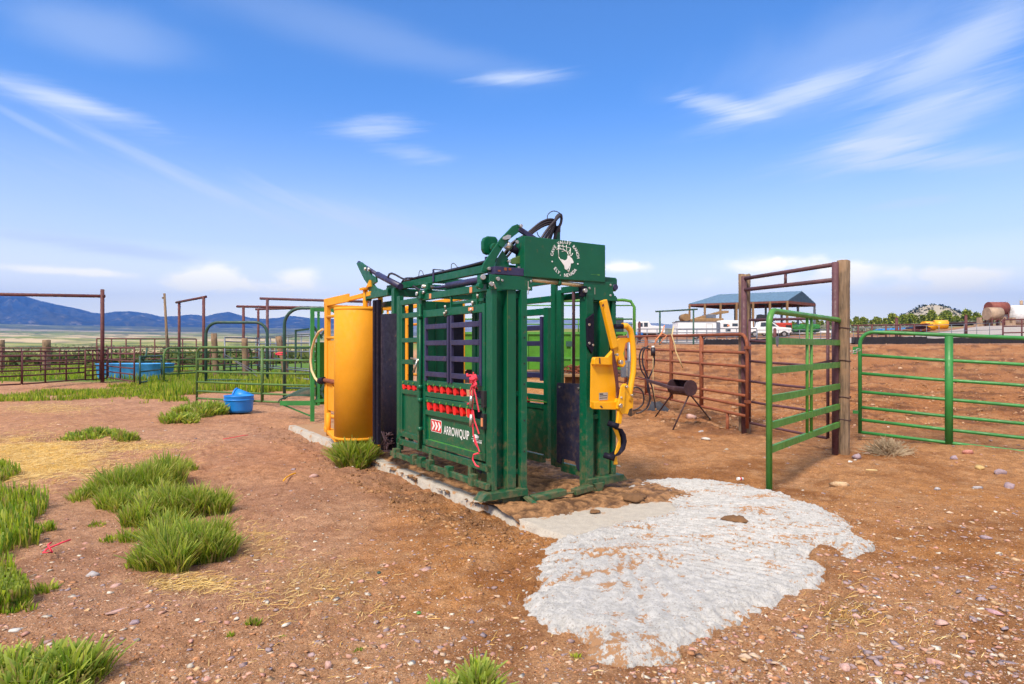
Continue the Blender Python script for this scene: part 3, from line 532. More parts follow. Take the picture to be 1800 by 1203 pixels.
    for k,(dx,dz) in enumerate(((0,0),(.03,.012),(.055,-.004))):
        hose([(.17+dx,2.75,2.30+dz),(.17+dx,2.3,2.355+dz),(.17+dx,1.6,2.36+dz),(.17+dx,.9,2.362+dz),(.17+dx,.45,2.37+dz),pl('y',.25,878,455)+Vector((dx,0,dz)),pl('y',.2,900,428)+Vector((dx,0,dz)),pl('y',.15,925,412+k*3),pl('y',.12,950,392+k*4),pl('y',.1,968,386+k*4),pl('y',.1,976,392+k*4),pl('y',.12,962+4*k,412),pl('y',.12,953+6*k,428)],.013)
    for k in range(3): hose([pl('y',.02+.03*k,948+7*k,426),pl('y',.02+.03*k,962+5*k,404),pl('y',.02+.03*k,978,386-2*k),pl('y',.03+.03*k,986,380-k),pl('y',.04+.03*k,986,392),pl('y',.06+.02*k,978,408),pl('y',.08,972,430)],.014)
    hose([pl('y',0,962,386),pl('y',0,963,378),pl('y',0,970,372),pl('y',0,978,372),pl('y',0,986,377),pl('y',0,989,385)],.0045,'cable_tie'); hose([pl('y',0,944,408),pl('y',0,946,414),pl('y',0,951,419)],.0045,'cable_tie')
    hose([(.17,1.15,2.37),(.16,1.12,2.42),(.15,1.04,2.42),(.16,.98,2.37)],.004,'cable_tie'); hose([(.17,2.0,2.37),(.16,1.95,2.43),(.15,1.86,2.42),(.16,1.83,2.36)],.004,'cable_tie')
    part('hose_post',MB().bar(pl('y',.10,979,432),pl('y',.10,979,404),.05,.05),M['green']); part('hose_post_cap',MB().bar(pl('y',.10,979,409),pl('y',.10,979,398),.055,.055),M['hose'])
    # top beams
    part('top_beam',MB().box(.14,.20,.12,2.95,2.255,2.335),g); part('top_beam',MB().box(1.34,1.40,.12,2.95,2.255,2.335),g)
    m=MB(); 
    for y in (.16,1.58,2.33): m.box(.203,1.337,y,y+.06,2.26,2.32)
    part('cross_beam',m,g)
    m=MB(); 
    for y in (.32,1.50): m.box(.125,.137,y,y+.03,2.26,2.40); m.box(.125,.26,y,y+.03,2.40,2.408)
    part('hose_clamp',m,M['navy'],bev=.002)
    for s,(x,z) in enumerate(((.06,2.17),)):
        c=MB().tube([(x,.14,z),(x,1.02,z)],.036,16); c.tube([(x,1.02,z),(x,1.32,z)],.018,12); part('squeeze_cylinder',c,M['navy'],bev=0)
    m=MB(); m.box(.0,.10,1.46,1.62,2.105,2.16); m.box(.02,.06,1.44,1.50,2.16,2.24); m.box(.05,.12,1.52,1.60,2.16,2.25); m.box(-.04,.0,1.50,1.60,2.06,2.14); part('cylinder_bracket',m,g); part('pin',MB().tube([(-.02,1.50,2.20),(.13,1.50,2.20)],.02,10).disc((-.045,1.56,2.12),(-1,0,0),.022,.02).disc((-.002,1.47,2.13),(-1,0,0),.018,.025),st,bev=0)
    # side walls; x outside, d inward
    def wall(x,sgn,names=True):
        def cup(b,y,z0,z1):
            dz=z1-z0; P=[(y+.036,z1),(y-.022,z1),(y-.040,z0+.3*dz),(y-.034,z0+.004),(y+.012,z0),(y+.030,z0+.35*dz)]
            b.prism([(x+sgn*.006,a,c) for a,c in P],(sgn*.04,0,0))
        def bx(m,y0,y1,z0,z1,a=.0,b=.05): x0,x1=x+sgn*a,x+sgn*b; m.box(min(x0,x1),max(x0,x1),y0,y1,z0,z1)
        m=MB(); bx(m,.102,1.55,2.045,2.115,.0,.06); bx(m,1.655,2.18,2.02,2.085,.004,.05); bx(m,1.55,1.655,.34,2.10,-.004,.055); bx(m,2.18,2.275,.32,2.14); bx(m,.102,.135,.34,2.04,.01,.05)
        bx(m,.02,2.29,.315,.385,.0,.06); part('side_frame',m,g)
        m=MB(); bx(m,.0,2.35,.165,.225,-.06,-.015); 
        for y in (.25,.75,1.20,1.42,1.62,2.15): bx(m,y,y+.09,.155,.27,-.075,-.005)
        for y in (.4,1.3,2.2): bx(m,y,y+.05,.13,.33,-.012,.03)
        part('hinge_rail',m,M['green_dirty'],bev=.006)
        # big front door
        m=MB(); bx(m,1.465,1.52,.41,1.93,.0,.045); bx(m,.14,.19,.41,1.93,.0,.045)
        for z0,z1 in ((1.845,1.925),(1.083,1.138),(.955,1.008),(.893,.947),(.748,.803),(.408,.47)): bx(m,.19,1.465,z0,z1,.003,.045)
        dr=part('side_door',m,g)
        part('kick_panel',(lambda q:(bx(q,.19,1.465,.47,.757,.03,.036),q)[-1])(MB()),M['green'] if sgn>0 else M['green_dirty'],dr,0)
        part('pale_edge',(lambda q:(bx(q,.20,1.40,.471,.474,.006,.028),bx(q,1.405,1.411,.48,.75,.026,.0299),q)[-1])(MB()),M['gate_green2'],dr,0)
        b=MB(); up=(1.376,1.226,1.07,.92,.766,.609) if sgn>0 else (2.0,1.9); lo=(1.39,1.235,1.08,.925,.775,.62,.47) if sgn>0 else (1.30,1.12)
        for k,y in enumerate(up): cup(b,y,1.004,1.083)
        for k,y in enumerate(lo): cup(b,y,.80,.89)
        part('red_cup',b,M['red'],dr,0)
        b=MB()
        for y in up: b.disc((x-sgn*-.003,y+.01,1.09),(-sgn,0,0),.014,.008,8)
        for y in lo: b.disc((x-sgn*-.003,y+.01,.905),(-sgn,0,0),.014,.008,8)
        part('bolt',b,M['gate_green2'],dr,0)
        # drop-bar windows
        for (ya,yb,zt) in ((.87,1.453,1.84),(.19,.835,1.84)):
            m=MB(); bx(m,ya,ya+.035,1.13,zt,-.012,.02); bx(m,yb-.035,yb,1.13,zt,-.012,.02)
            for zc in (1.735,1.555,1.385,1.21): bx(m,ya+.035,yb-.035,zc-.027,zc+.027,-.016,.01)
            part('drop_bar_window',m,nv,dr)
        m=MB(); bx(m,.845,.862,1.13,2.04,.005,.03); bx(m,.30,.318,1.9,2.04,.005,.03); bx(m,.19,.845,1.955,1.985,.02,.05); bx(m,.20,.22,1.13,1.84,.05,.09); bx(m,.33,.36,1.13,2.04,.12,.16); part('latch_rod',m,g,dr,.002)
        m=MB()
        for y,z in ((.90,1.86),(.86,1.88),(.33,1.87),(.88,1.93),(.30,1.94),(.20,2.0)): m.tube([(x-sgn*.02,y+.03,z-.02),(x-sgn*.045,y,z+.012)],.011,8)
        m.tube([(x-sgn*.03,1.60,1.36),(x-sgn*.05,1.66,1.22)],.013,8); m.tube([(x-sgn*.02,1.56,1.36),(x-sgn*.02,1.80,1.38)],.012,8)
        part('latch_pin',m,st,dr,0)
        # orange stickers
        if sgn>0: part('sticker',MB().box(x-.003,x-.001,.38,.43,2.05,2.105).box(x-.003,x-.001,1.30,1.35,2.05,2.105).box(x-.0,x+.002,.36,.46,1.87,1.905),M['orange'],dr,0)
        part('hinge_rod',MB().tube([(x-sgn*.022,1.545,.35),(x-sgn*.022,1.545,2.0)],.016,8).tube([(x-sgn*.022,1.545,.55),(x-sgn*.022,1.545,.60)],.03,8).tube([(x-sgn*.022,1.545,.88),(x-sgn*.022,1.545,.93)],.03,8).tube([(x-sgn*.022,1.545,1.03),(x-sgn*.022,1.545,1.08)],.03,8).tube([(x-sgn*.022,1.545,1.84),(x-sgn*.022,1.545,1.88)],.03,8),g,dr,0)
        m=MB(); bx(m,.105,.16,.93,1.09,-.03,.03); bx(m,.105,.16,.72,.87,-.03,.03); part('latch_block',m,M['black'],dr,.004)
        part('latch_tongue',(lambda q:(bx(q,.12,.15,.75,.83,-.036,-.03),q)[-1])(MB()),M['orange'],dr,0)
        # rear bay
        m=MB(); bx(m,1.66,1.70,.42,2.02,.006,.045); bx(m,2.13,2.18,.42,2.02,.006,.045)
        for z0,z1 in ((1.86,1.92),(1.565,1.62),(1.304,1.36),(1.055,1.11),(.945,1.0),(.42,.482)): bx(m,1.70,2.13,z0,z1,.008,.042)
        rb=part('rear_bay',m,g); part('kick_panel',(lambda q:(bx(q,1.70,2.13,.482,.945,.03,.036),q)[-1])(MB()),g,rb,0)
        b=MB(); 
        for y in (2.085,1.936,1.79): cup(b,y,.998,1.056)
        part('red_cup',b,M['red'],rb,0)
        b=MB(); 
        for y in (2.085,1.936,1.79): b.disc((x+sgn*.006,y,1.085),(-sgn,0,0),.013,.008,8)
        part('bolt',b,M['gate_green2'],rb,0)
        return dr
    dl=wall(0,1)
    x=1.46; bx=lambda m,y0,y1,z0,z1,a=.0,b=.05: m.box(x-b,x-a,y0,y1,z0,z1)
    m=MB(); bx(m,.102,2.3,2.05,2.12,.0,.06); bx(m,2.18,2.275,.32,2.05); bx(m,.102,.14,.34,2.05,.01,.05); bx(m,1.14,2.29,.11,.20,.0,.06); part('side_frame',m,g)
    m=MB(); bx(m,1.04,1.125,.17,1.985); bx(m,2.10,2.17,.2,1.985)
    for z0,z1 in ((1.90,1.98),(1.0,1.075),(.865,.93),(.76,.82)): bx(m,1.125,2.10,z0,z1,.003,.045)
    dr=part('side_door',m,g); part('kick_panel',MB().box(x-.03,x-.024,1.125,2.10,.21,.76),M['green_dirty'],dr,0)
    m=MB(); bx(m,1.15,1.19,1.10,1.88,-.005,.06); bx(m,2.0,2.05,1.10,1.88,-.005,.06)
    for zc in (1.745,1.555,1.36,1.165): bx(m,1.19,2.0,zc-.03,zc+.03,-.002,.055)
    part('drop_bar_window',m,nv,dr)
    for y,z in ((1.60,.815),(1.50,.815),(2.03,1.075)):
        b=MB(); P=[(y+.036,z+.08),(y-.022,z+.08),(y-.04,z+.03),(y-.034,z+.004),(y+.012,z+.001),(y+.03,z+.03)]; b.prism([(x-.01,q,c) for q,c in P],(-.04,0,0)); part('red_cup',b,M['red'],dr,0)
    part('ledge',MB().box(x-.07,x-.003,1.05,2.1,.845,.855),M['gate_green2'],dr,.002)
    # decals on the left door
    vs,fs=text_geo('ARROWQUIP',.105,.0012); x0=min(v.x for v in vs);x1=max(v.x for v in vs); sc=.56/(x1-x0)
    part('lettering',MB().add([(.026,.767-v.x*sc,.612+v.y*1.22) for v in vs],fs),M['white'],dl,0)
    sg=MB().prism([(.0285,y,z) for y,z in [(1.365,.695),(1.352,.706),(1.115,.706),(1.102,.695),(1.102,.58),(1.115,.569),(1.352,.569),(1.365,.58)]],(-.0015,0,0)); s=part('white_border',sg,M['white'],dl,0)
    part('logo_sign',MB().prism([(.0265,y,z) for y,z in [(1.357,.692),(1.348,.699),(1.119,.699),(1.110,.692),(1.110,.583),(1.119,.576),(1.348,.576),(1.357,.583)]],(-.0015,0,0)),M['signred'],dl,0)
    m=MB()
    for k in range(3):
        y=1.335-k*.075; m.prism([(.0245,y,.685),(.0245,y-.03,.685),(.0245,y-.075,.6375),(.0245,y-.03,.59),(.0245,y,.59),(.0245,y-.03,.6375)],(-.001,0,0))
    part('logo_arrows',m,M['white'],dl,0)
    m=MB(); m.prism([(.0285,.43,.618),(.0285,.40,.63),(.0285,.375,.645),(.0285,.33,.64),(.0285,.29,.63),(.0285,.30,.612),(.0285,.36,.606),(.0285,.40,.612)],(-.0015,0,0)); m.box(.027,.0285,.22,.44,.593,.597)
    for k in range(9): m.box(.027,.0285,.245+k*.019,.257+k*.019,.565,.585)
    part('small_logo',m,M['white'],dl,0)
    # head gate doors
    for x in (1.30,.25):
        m=MB(); m.box(x,x+.05,.755,.83,.14,2.24); m.box(x,x+.05,.64,.72,.14,2.16); m.box(x+.003,x+.047,.10,.64,2.12,2.19); m.box(x+.003,x+.047,.10,.64,.10,.20); m.box(x+.004,x+.046,.72,.755,.13,.22); hg=part('head_gate_door',m,g)
        part('vertical_rod',MB().tube([(x+.02,.43,1.08),(x+.02,.43,2.13)],.018,10),M['purple'],hg,0)
        P=[(x-.012,y,z) for y,z in [(.70,.20),(.70,1.09),(.68,1.105),(.26,1.11),(.245,1.09),(.26,.15),(.33,.17),(.37,.25),(.60,.25),(.62,.19)]]
        part('rubber_mat',MB().prism(P,(.01,0,0)),M['mat_dirty'],hg,.003); part('bolt',MB().disc((x-.012,.30,1.06),(-1,0,0),.014,.01).disc((x-.012,.64,1.06),(-1,0,0),.014,.01),st,hg,0)
    # tailgate end
    m=MB(); m.box(0,.07,2.36,2.45,.16,2.25); m.box(1.40,1.47,2.36,2.45,.16,2.25); m.box(.07,1.40,2.37,2.44,2.15,2.23); m.box(.0,1.47,2.55,2.62,2.2,2.27); m.box(.1,.17,2.45,2.56,.2,2.25); part('tail_frame',m,g)
    m=MB(); m.box(-.01,.06,2.55,3.30,2.17,2.25); m.box(.12,.2,2.6,3.1,2.05,2.12); part('tail_arm',m,g); part('arm_cap',MB().box(-.016,.066,3.30,3.33,2.15,2.27),g)
    lp=[(626,463),(634,461),(648,474),(652,484),(660,488),(661,496),(655,500),(660,506),(674,511),(672,518),(648,514),(646,500),(640,492),(634,480)]
    lv=part('tail_lever',MB().prism([pl('x',.0,*p) for p in lp],(.03,0,0)),g); part('pin',MB().disc(pl('x',-.01,650,474),(-1,0,0),.025,.03).disc(pl('x',-.01,644,473),(-1,0,0),.02,.03),st,lv,0)
    part('tail_cylinder',MB().tube([pl('x',.03,631,462),pl('x',.03,668,486)],.026,12).tube([pl('x',.03,664,483),pl('x',.03,704,504)],.040,14),M['navy'],bev=0)
    hose([pl('x',.0,682,488),pl('x',.0,685,482),pl('x',.0,692,482),pl('x',.0,712,492),pl('x',.0,722,492)],.013); hose([pl('x',.05,706,497),pl('x',.05,712,490),pl('x',.05,722,489),pl('x',.05,732,489)],.010); hose([(.1,2.0,2.25),(.1,1.8,2.18),(.1,1.62,2.12),(.15,1.4,2.14)],.014)
    def arc(x0,y0,y1,bul,z0,z1,n=14,th=.015):
        a=[(x0-bul*math.sin(math.pi*k/n),y0+(y1-y0)*k/n) for k in range(n+1)]; m=MB()
        vs=[(x,y,z) for z in (z0,z1) for x,y in a]+[(x+th,y,z) for z in (z0,z1) for x,y in a]; N_=n+1
        fs=[(k,k+1,N_+k+1,N_+k) for k in range(n)]+[(2*N_+k+1,2*N_+k,3*N_+k,3*N_+k+1) for k in range(n)]+[(N_+k,N_+k+1,3*N_+k+1,3*N_+k) for k in range(n)]+[(k+1,k,2*N_+k,2*N_+k+1) for k in range(n)]+[(0,N_,3*N_,2*N_),(n,2*N_+n,3*N_+n,N_+n)]
        return m.add(vs,fs,True)
    r=arc(.03,2.30,2.83,.10,.20,1.93).build('rubber_flap',M['rubber'],t); r=arc(1.44,2.30,2.83,-.10,.20,1.93,th=-.015).build('rubber_flap',M['rubber'],t)
    m=MB(); m.box(.0,.05,2.90,3.10,.22,2.14); m.box(-.02,0.0,2.98,3.02,.22,2.14); part('roll_door_post',m,M['rubber'])
    m=MB(); m.box(1.42,1.47,3.30,3.45,.22,2.14);  part('roll_door_post',m,M['rubber'])
    part('tailgate_door',MB().box(.43,.80,2.55,2.57,.25,2.12),M['green']); part('tailgate_door',MB().box(.10,.235,2.55,2.57,.25,2.12),M['green']); part('tailgate_door',MB().box(.285,.35,2.55,2.57,.25,2.12),M['green']); part('tailgate_door',MB().box(.79,1.10,2.58,2.60,.25,2.12),M['green']); part('door_edge',MB().box(.66,.675,2.53,2.548,.25,2.1).box(.43,.46,2.53,2.548,.25,2.1),M['green_dirty']); part('door_seal',MB().box(.93,1.10,2.55,2.565,.25,2.0),M['rubber'])
    part('debris_clump',(lambda q:[q.tube([(random.uniform(-.12,.02),random.uniform(2.32,2.55),random.uniform(.2,.45)),(random.uniform(-.12,.02),random.uniform(2.32,2.55),random.uniform(.2,.45))],.008,5) for _ in range(40)] and q)(MB()),M['iron'],bev=0)
    # yellow head holder hung on the right post
    hh=MB(); y=-.14; P=lambda u,v,yy=y: pl('y',yy,u,v)
    hh.prism([P(*p) for p in [(1039,640),(1041,630),(1076,628),(1082,640),(1083,700),(1079,719),(1041,719),(1038,716)]],(0,.012,0)); hh.prism([P(*p) for p in [(1039,632),(1041,628),(1062,628),(1072,617),(1078,606),(1084,600),(1086,618),(1076,642),(1039,641)]],(0,-.05,0)); hh.prism([P(*p) for p in [(1038,706),(1079,706),(1081,700),(1086,712),(1083,720),(1040,719)]],(0,-.05,0))
    ho=part('head_holder',hh,M['yellow2'],bev=.008)
    part('support_bar',MB().bar(P(1060,528,-.19),P(1080,612,-.19),.075,.05,(0,1,0)).prism([P(*p) for p in [(1076,600),(1083,594),(1102,594),(1102,601),(1094,604),(1090,622),(1094,640),(1090,646),(1084,643),(1080,618)]],(0,-.055,0)),M['yellow2'],ho,.008)
    part('strap',MB().prism([P(*p,-.20) for p in [(1076,614),(1079,626),(1083,644),(1085,670),(1087,698),(1084,700),(1080,664),(1076,640)]],(0,-.02,0)),M['rust_dark'],ho,.004)
    hp=[(1094,573),(1101,573),(1108,580),(1111,594),(1113,612),(1114,630),(1113,655),(1110,672),(1107,690),(1106,706)]
    part('curved_handle',MB().tube([P(*p,-.22) for p in hp],.031,12),M['yellow2'],ho,0); part('handle_grip',MB().tube([P(1081,574,-.22),P(1097,574,-.22)],.026,12),M['rubber'],ho,0)
    part('hinge_plates',MB().prism([P(*p,-.19) for p in [(1082,718),(1084,700),(1091,678),(1095,674),(1101,680),(1102,696),(1108,700),(1107,717),(1101,719),(1098,728),(1092,727),(1088,728)]],(0,-.05,0)).prism([P(*p,-.25) for p in [(1085,712),(1090,680),(1095,676),(1098,684),(1096,715),(1090,722)]],(0,-.015,0)),M['yellow2'],ho,.006)
    b=MB(); 
    for u,v,rr in ((1089,637,.025),(1082,624,.015),(1088,713,.024),(1089,699,.013),(1099,680,.015),(1108,695,.013)): b.disc(P(u,v,-.24),(0,-1,0),rr,.035,6)
    part('bolt',b,st,ho,.003)
    part('lower_arm',MB().bar(P(1091,715,-.2),P(1087,745,-.2),.06,.03,(0,1,0)).prism([P(*p,-.15) for p in [(1076,752),(1086,775),(1080,795),(1078,817),(1085,817),(1083,800),(1090,785),(1090,770),(1084,752)]],(0,-.012,0)),M['yellow2'],ho,.006)
    part('plate_sticker',MB().prism([P(*p,-.1435) for p in [(1053,691),(1068,690),(1068,703),(1053,704)]],(0,-.002,0)),M['gray'],ho,0)
    part('sticker_text',MB().prism([P(*p,-.146) for p in [(1054,692),(1060,692),(1060,694),(1054,694)]],(0,-.001,0)).prism([P(*p,-.146) for p in [(1054,696),(1067,695),(1067,696),(1054,697)]],(0,-.001,0)).prism([P(*p,-.146) for p in [(1054,700),(1067,699),(1067,700),(1054,701)]],(0,-.001,0)),M['black'],ho,0)
    part('scuff_mark',MB().prism([P(*p,-.192) for p in [(1053,629),(1055,629),(1056,640),(1053,639)]],(0,-.001,0)).prism([P(*p,-.192) for p in [(1054,714),(1057,713),(1060,717),(1058,718)]],(0,-.001,0)).prism([P(*p,-.222) for p in [(1058,536),(1061,534),(1062,538),(1059,540)]],(0,-.001,0)),M['rust_dark'],ho,0)
    part('roller_pad',MB().tube([P(1069,744,-.15),P(1087,750,-.24)],.030,14).tube([P(1062,800,-.15),P(1080,806,-.24)],.030,14),M['rubber'],ho,0)
    a=[(1084,752),(1094,754),(1100,764),(1102,776),(1099,790),(1090,800),(1080,803)]; b=[(1078,752),(1085,758),(1090,768),(1091,778),(1086,788),(1078,794),(1070,799)]
    vs=[P(*p,-.19) for p in a]+[P(*p,-.12) for p in b]; n=len(a); m=MB().add([v for v in vs]+[v+Vector((-.02,.0,-.004)) for v in vs],[(i,i+1,n+i+1,n+i) for i in range(n-1)]+[(2*n+i,3*n+i,3*n+i+1,2*n+i+1) for i in range(n-1)]+[(i,2*n+i,2*n+i+1,i+1) for i in range(n-1)]+[(n+i,n+i+1,3*n+i+1,3*n+i) for i in range(n-1)],True)
    part('rubber_cup',m,M['rubber'],ho,0)
chute()
def twine_on_chute():
    t=thing('baling_twine','knotted red baling twine tied around the latch rods of the green chute door','twine',toworld(-.05,.16,.5),A33)
    def q(y,z,x=-.075): return Vector((x+.05,y-.16,z-.5))
    def strip(pts,w): 
        P=[q(*p) for p in pts]; m=MB()
        for a,b in zip(P[:-1],P[1:]): m.bar(a,b+(b-a)*.05,.008,w,(0,1,0))
        return m
    a=MB()
    for pts,w in (([(.225,1.27),(.22,1.20),(.24,1.12),(.23,1.0),(.25,.88),(.235,.76),(.225,.66),(.17,.60),(.11,.52)],.010),([(.24,1.16),(.18,1.05),(.12,.90)],.013),([(.22,1.18),(.29,1.08),(.26,.98),(.34,.95)],.014),([(.23,.90),(.20,.80),(.12,.69)],.011),([(.21,.66),(.2,.6),(.15,.56)],.013)):
        s=strip(pts,w); o=len(a.v); a.v+=s.v; a.f+=[tuple(i+o for i in f) for f in s.f]; a.sm+=s.sm
    for k in range(14): p=q(.22+random.uniform(-.05,.05),1.19+random.uniform(-.05,.05)); a.tube([p,p+Vector((random.uniform(-.02,.02),random.uniform(-.07,.07),random.uniform(-.05,.05))),p+Vector((random.uniform(-.02,.0),random.uniform(-.07,.07),random.uniform(-.06,.03)))],.012,6)
    a.build('strand',M['twine'],t); MB().tube([q(.235,1.04,-.09),q(.25,.93,-.09)],.018,10).tube([q(.235,.86,-.09),q(.25,.74,-.09)],.018,10).build('metal_sleeve',M['steel'],t)
    m=MB().tube([q(.13,.50,-.07),q(.19,.48,-.09),q(.21,.43,-.09),q(.17,.38,-.08),q(.12,.37,-.07)],.008,8); m.build('loop_end',M['twine'],t)
twine_on_chute()
def cage():
    o=toworld(.0,3.15,0); t=thing('palpation_cage','yellow palpation cage with a tall curved door, standing behind the green chute','livestock cage',o,A33)
    Y=M['yellow']; P=lambda mb,name,m=Y,par=t,b=.006: mb.build(name,m,par,bevel=b)
    L=lambda x,y,z: (x,y-3.15,z)
    def pq(c,u,v): p=pl('x',c,u,v); return Vector((p.x,p.y-3.15,p.z))
    cy=3.56-3.15; P(MB().lathe([(0,.24),(.333,.24),(.333,2.055),(.328,2.06),(0,2.06)],(-.03,cy,0),56),'curved_door',b=0); P(MB().tube([(-.03-.334*math.sin(.5),cy+.334*math.cos(.5),.25),(-.03-.334*math.sin(.5),cy+.334*math.cos(.5),2.05)],.006,6),'weld_seam',b=0); P(MB().lathe([(.333,.24),(.338,.245),(.338,.27),(.333,.275)],(-.03,cy,0),56).lathe([(.333,2.02),(.338,2.025),(.338,2.05),(.333,2.055)],(-.03,cy,0),56),'rolled_edge',b=0)
    P(MB().prism([(-.33,.55,.18),(.0,.15,.18),(.0,1.95,.18),(-.06,1.95,.18)],(0,0,.055)),'floor_plate')
    m=MB(); m.box(-.02,.05,1.93,2.06,.14,2.22); m.box(.12,.17,.0,.07,.14,2.2); m.box(1.38,1.45,1.95,2.05,.14,2.22); m.box(1.38,1.45,.0,.07,.14,2.2); m.box(.05,1.38,1.97,2.03,2.14,2.2); P(m,'corner_post')
    m=MB(); m.bar((.01,.0,2.24),(.01,2.05,2.20),.05,.06); m.bar((1.41,.0,2.24),(1.41,2.05,2.2),.05,.06); m.bar((-.005,.9,2.24),(-.005,2.08,2.235),.03,.12); P(m,'top_rail')
    m=MB(); 
    for z in (2.0,1.66,.42): m.tube([(.0,1.1,z),(.0,1.95,z)],.025,10)
    m.tube([(-.12,1.5,.15),(-.12,1.5,.50)],.035,12); m.tube([(.0,1.2,.42),(-.0,1.95,.42)],.03,10); P(m,'rail',b=0)
    P(MB().box(.0,.02,.75,1.93,.50,1.62).box(.004,.016,.1,.75,.2,1.9),'side_panel')
    m=MB(); m.tube([(.0,.22,2.06),(.0,.22,2.30)],.035,12); m.box(-.06,.03,.12,.30,2.30,2.33); m.prism([(-.03,.12,2.33),(-.03,.0,2.42),(-.03,-.02,2.33)],(.05,0,0)); P(m,'hinge_post',b=.003)
    m=MB().bar((-.005,1.15,.98),(-.005,2.0,.92),.03,.03).bar((-.005,1.7,.95),(-.005,1.2,.6),.03,.02).bar((-.02,1.3,.9),(-.02,1.0,.3),.02,.02); P(m,'latch_bracket')
    P(MB().prism([(-.004,1.16,1.28),(-.004,1.16,1.02),(-.004,1.30,1.02)],(.003,0,0)).prism([(-.004,1.18,.9),(-.004,1.28,.72),(-.004,1.22,.7),(-.004,1.16,.82)],(.003,0,0)),'cut_opening',M['black'],b=0)
    P(MB().tube([(-.03,2.0,.98),(-.03,1.2,.97)],.035,10),'wrapped_handle',M['rust']); P(MB().tube([(-.04,1.98,.98),(-.05,2.18,.96)],.055,12),'handle_tape',M['rubber'],b=0)
    pts=[(567,579),(560,584),(553,597),(548,615),(546,635),(548,652),(554,665),(561,673)]
    Q=[pq(-.05,*p) for p in pts]; MB().tube(Q,.02,10).build('curved_hose',M['cream'],t)
    m=MB(); 
    for z in (.3,.55,.8,1.05,1.3,1.6,1.9): m.tube([(1.41,.05,z),(1.41,1.95,z)],.022,8)
    for x in (.3,.55,.8,1.05): m.tube([(x,2.0,.2),(x,2.0,2.15)],.02,8)
    P(m,'inner_bars',b=0)
    m=MB(); 
    for x in (.50,.62): m.tube([(x,.45,.15),(x,.45,2.2)],.022,8)
    P(m,'front_bars',b=0)
cage()
# ------------------------------------------------------------------ gates, fences, posts
def gate(name,label,cat,p0,p1,zs,m,r=.022,ups=(.5,),group=None,corner=0,foot0=0,foot1=0,flat=False,z0=0,z1=0,ends=True,upr=None,rails_over=0,split=None):
    """p0,p1 ground ends; zs rail heights; ups upright positions as fractions"""
    p0=Vector((p0[0],p0[1],0)); p1=Vector((p1[0],p1[1],0)); d=p1-p0; Lg=d.length; rz=math.atan2(d.y,d.x)
    t=thing(name,label,cat,(p0.x,p0.y,z0),rz,group); sl=(z1-z0)/Lg; Z=lambda x,z:(x,0,z+sl*x); upr=upr or r
    zb,zt=zs[0],zs[-1]; f=MB()
    if corner:
        c=corner; pts=[Z(0,zb-foot0)]+[Z(0,zt-c)]+[Z(c-c*math.cos(a),zt-c+c*math.sin(a)) for a in [math.pi/12*k for k in range(1,6)]]+[Z(c,zt)]
        if ends!='left': pts+=[Z(Lg-c,zt)]+[Z(Lg-c+c*math.sin(a),zt-c+c*math.cos(a)) for a in [math.pi/12*k for k in range(1,6)]]+[Z(Lg,zt-c),Z(Lg,zb-foot1)]
        else: pts+=[Z(Lg,zt)]
        f.tube(pts,r*1.15,12)
    else:
        f.tube([Z(-rails_over,zt),Z(Lg+rails_over,zt)],r*1.1,10); f.tube([Z(0,zb-foot0),Z(0,zt)],r*1.1,10); f.tube([Z(Lg,zb-foot1),Z(Lg,zt)],r*1.1,10)
    f.build('frame',m,t)
    for z in zs[:-1]:
        q=MB()
        if flat: q.bar(Z(r,z),Z(Lg-r,z),r*1.3,r*2.6)
        else: q.tube([Z(r*.8,z)]+[(Z(Lg*f,z)[0],random.uniform(-.006,.006),Z(Lg*f,z)[2]-random.uniform(0,.010)*(Lg>1)) for f in (.25,.5,.75)]+[Z(Lg-r*.8,z)],r,10)
        q.build('rail',m,t)
    for u in ups:
        x=Lg*u; MB().tube([Z(x,zb-.02),Z(x,zt-r*.6)],upr,10).build('upright',m,t)
    return t
def wpost(label,x,y,z0,z1,rad,lean=(0,0),sq=False,group=None):
    t=MB(); n=14; pts=[]; h=z1-z0+.3; rr=[]
    for k in range(9): pts.append(((lean[0]*k/8)+random.uniform(-.004,.004),(lean[1]*k/8)+random.uniform(-.004,.004),-.3+h*k/8)); rr.append(rad*random.uniform(.96,1.04))
    t.tube(pts,rr,n); t.sm=[False]*len(t.sm) if sq else t.sm
    for i,v in enumerate(t.v):
        a=math.atan2(v[1],v[0]); k=1+.05*math.sin(5*a+1)+.03*math.sin(11*a); t.v[i]=(v[0]*k if False else v[0]+math.cos(a)*rad*(k-1),v[1]+math.sin(a)*rad*(k-1),v[2]+(random.uniform(-.02,.02) if v[2]>h-.32 else 0))
    o=t.build('wooden_post',M['wood'],loc=(x,y,z0)); tag(o,label,'post',group); return o
pL=G(1309,765); pR=G(1483,797)

wpost('tall weathered wooden post between the rusty gate and the purple pipe frame',pL.x,pL.y,0,2.76,.10)
wpost('tallest thick wooden post, with wire wraps, right of the purple pipe frame',pR.x,pR.y,0,2.75,.085)
o=thing('wire_wrap','loops of rusty wire wound around the tall wooden post beside the green gate','wire',(pR.x,pR.y,.9)); m=MB()
for z in (-.42,.42,.88,-.1):
    m.tube([(.092*math.cos(a),.092*math.sin(a),z+.01*math.sin(a*2)) for a in [2*math.pi*k/20 for k in range(21)]],.006,6)
m.build('strand',M['iron'],o); MB().tube([(-.09,-.02,.42),(-.14,-.08,.40)],.006,6).build('twisted_end',M['iron'],o)
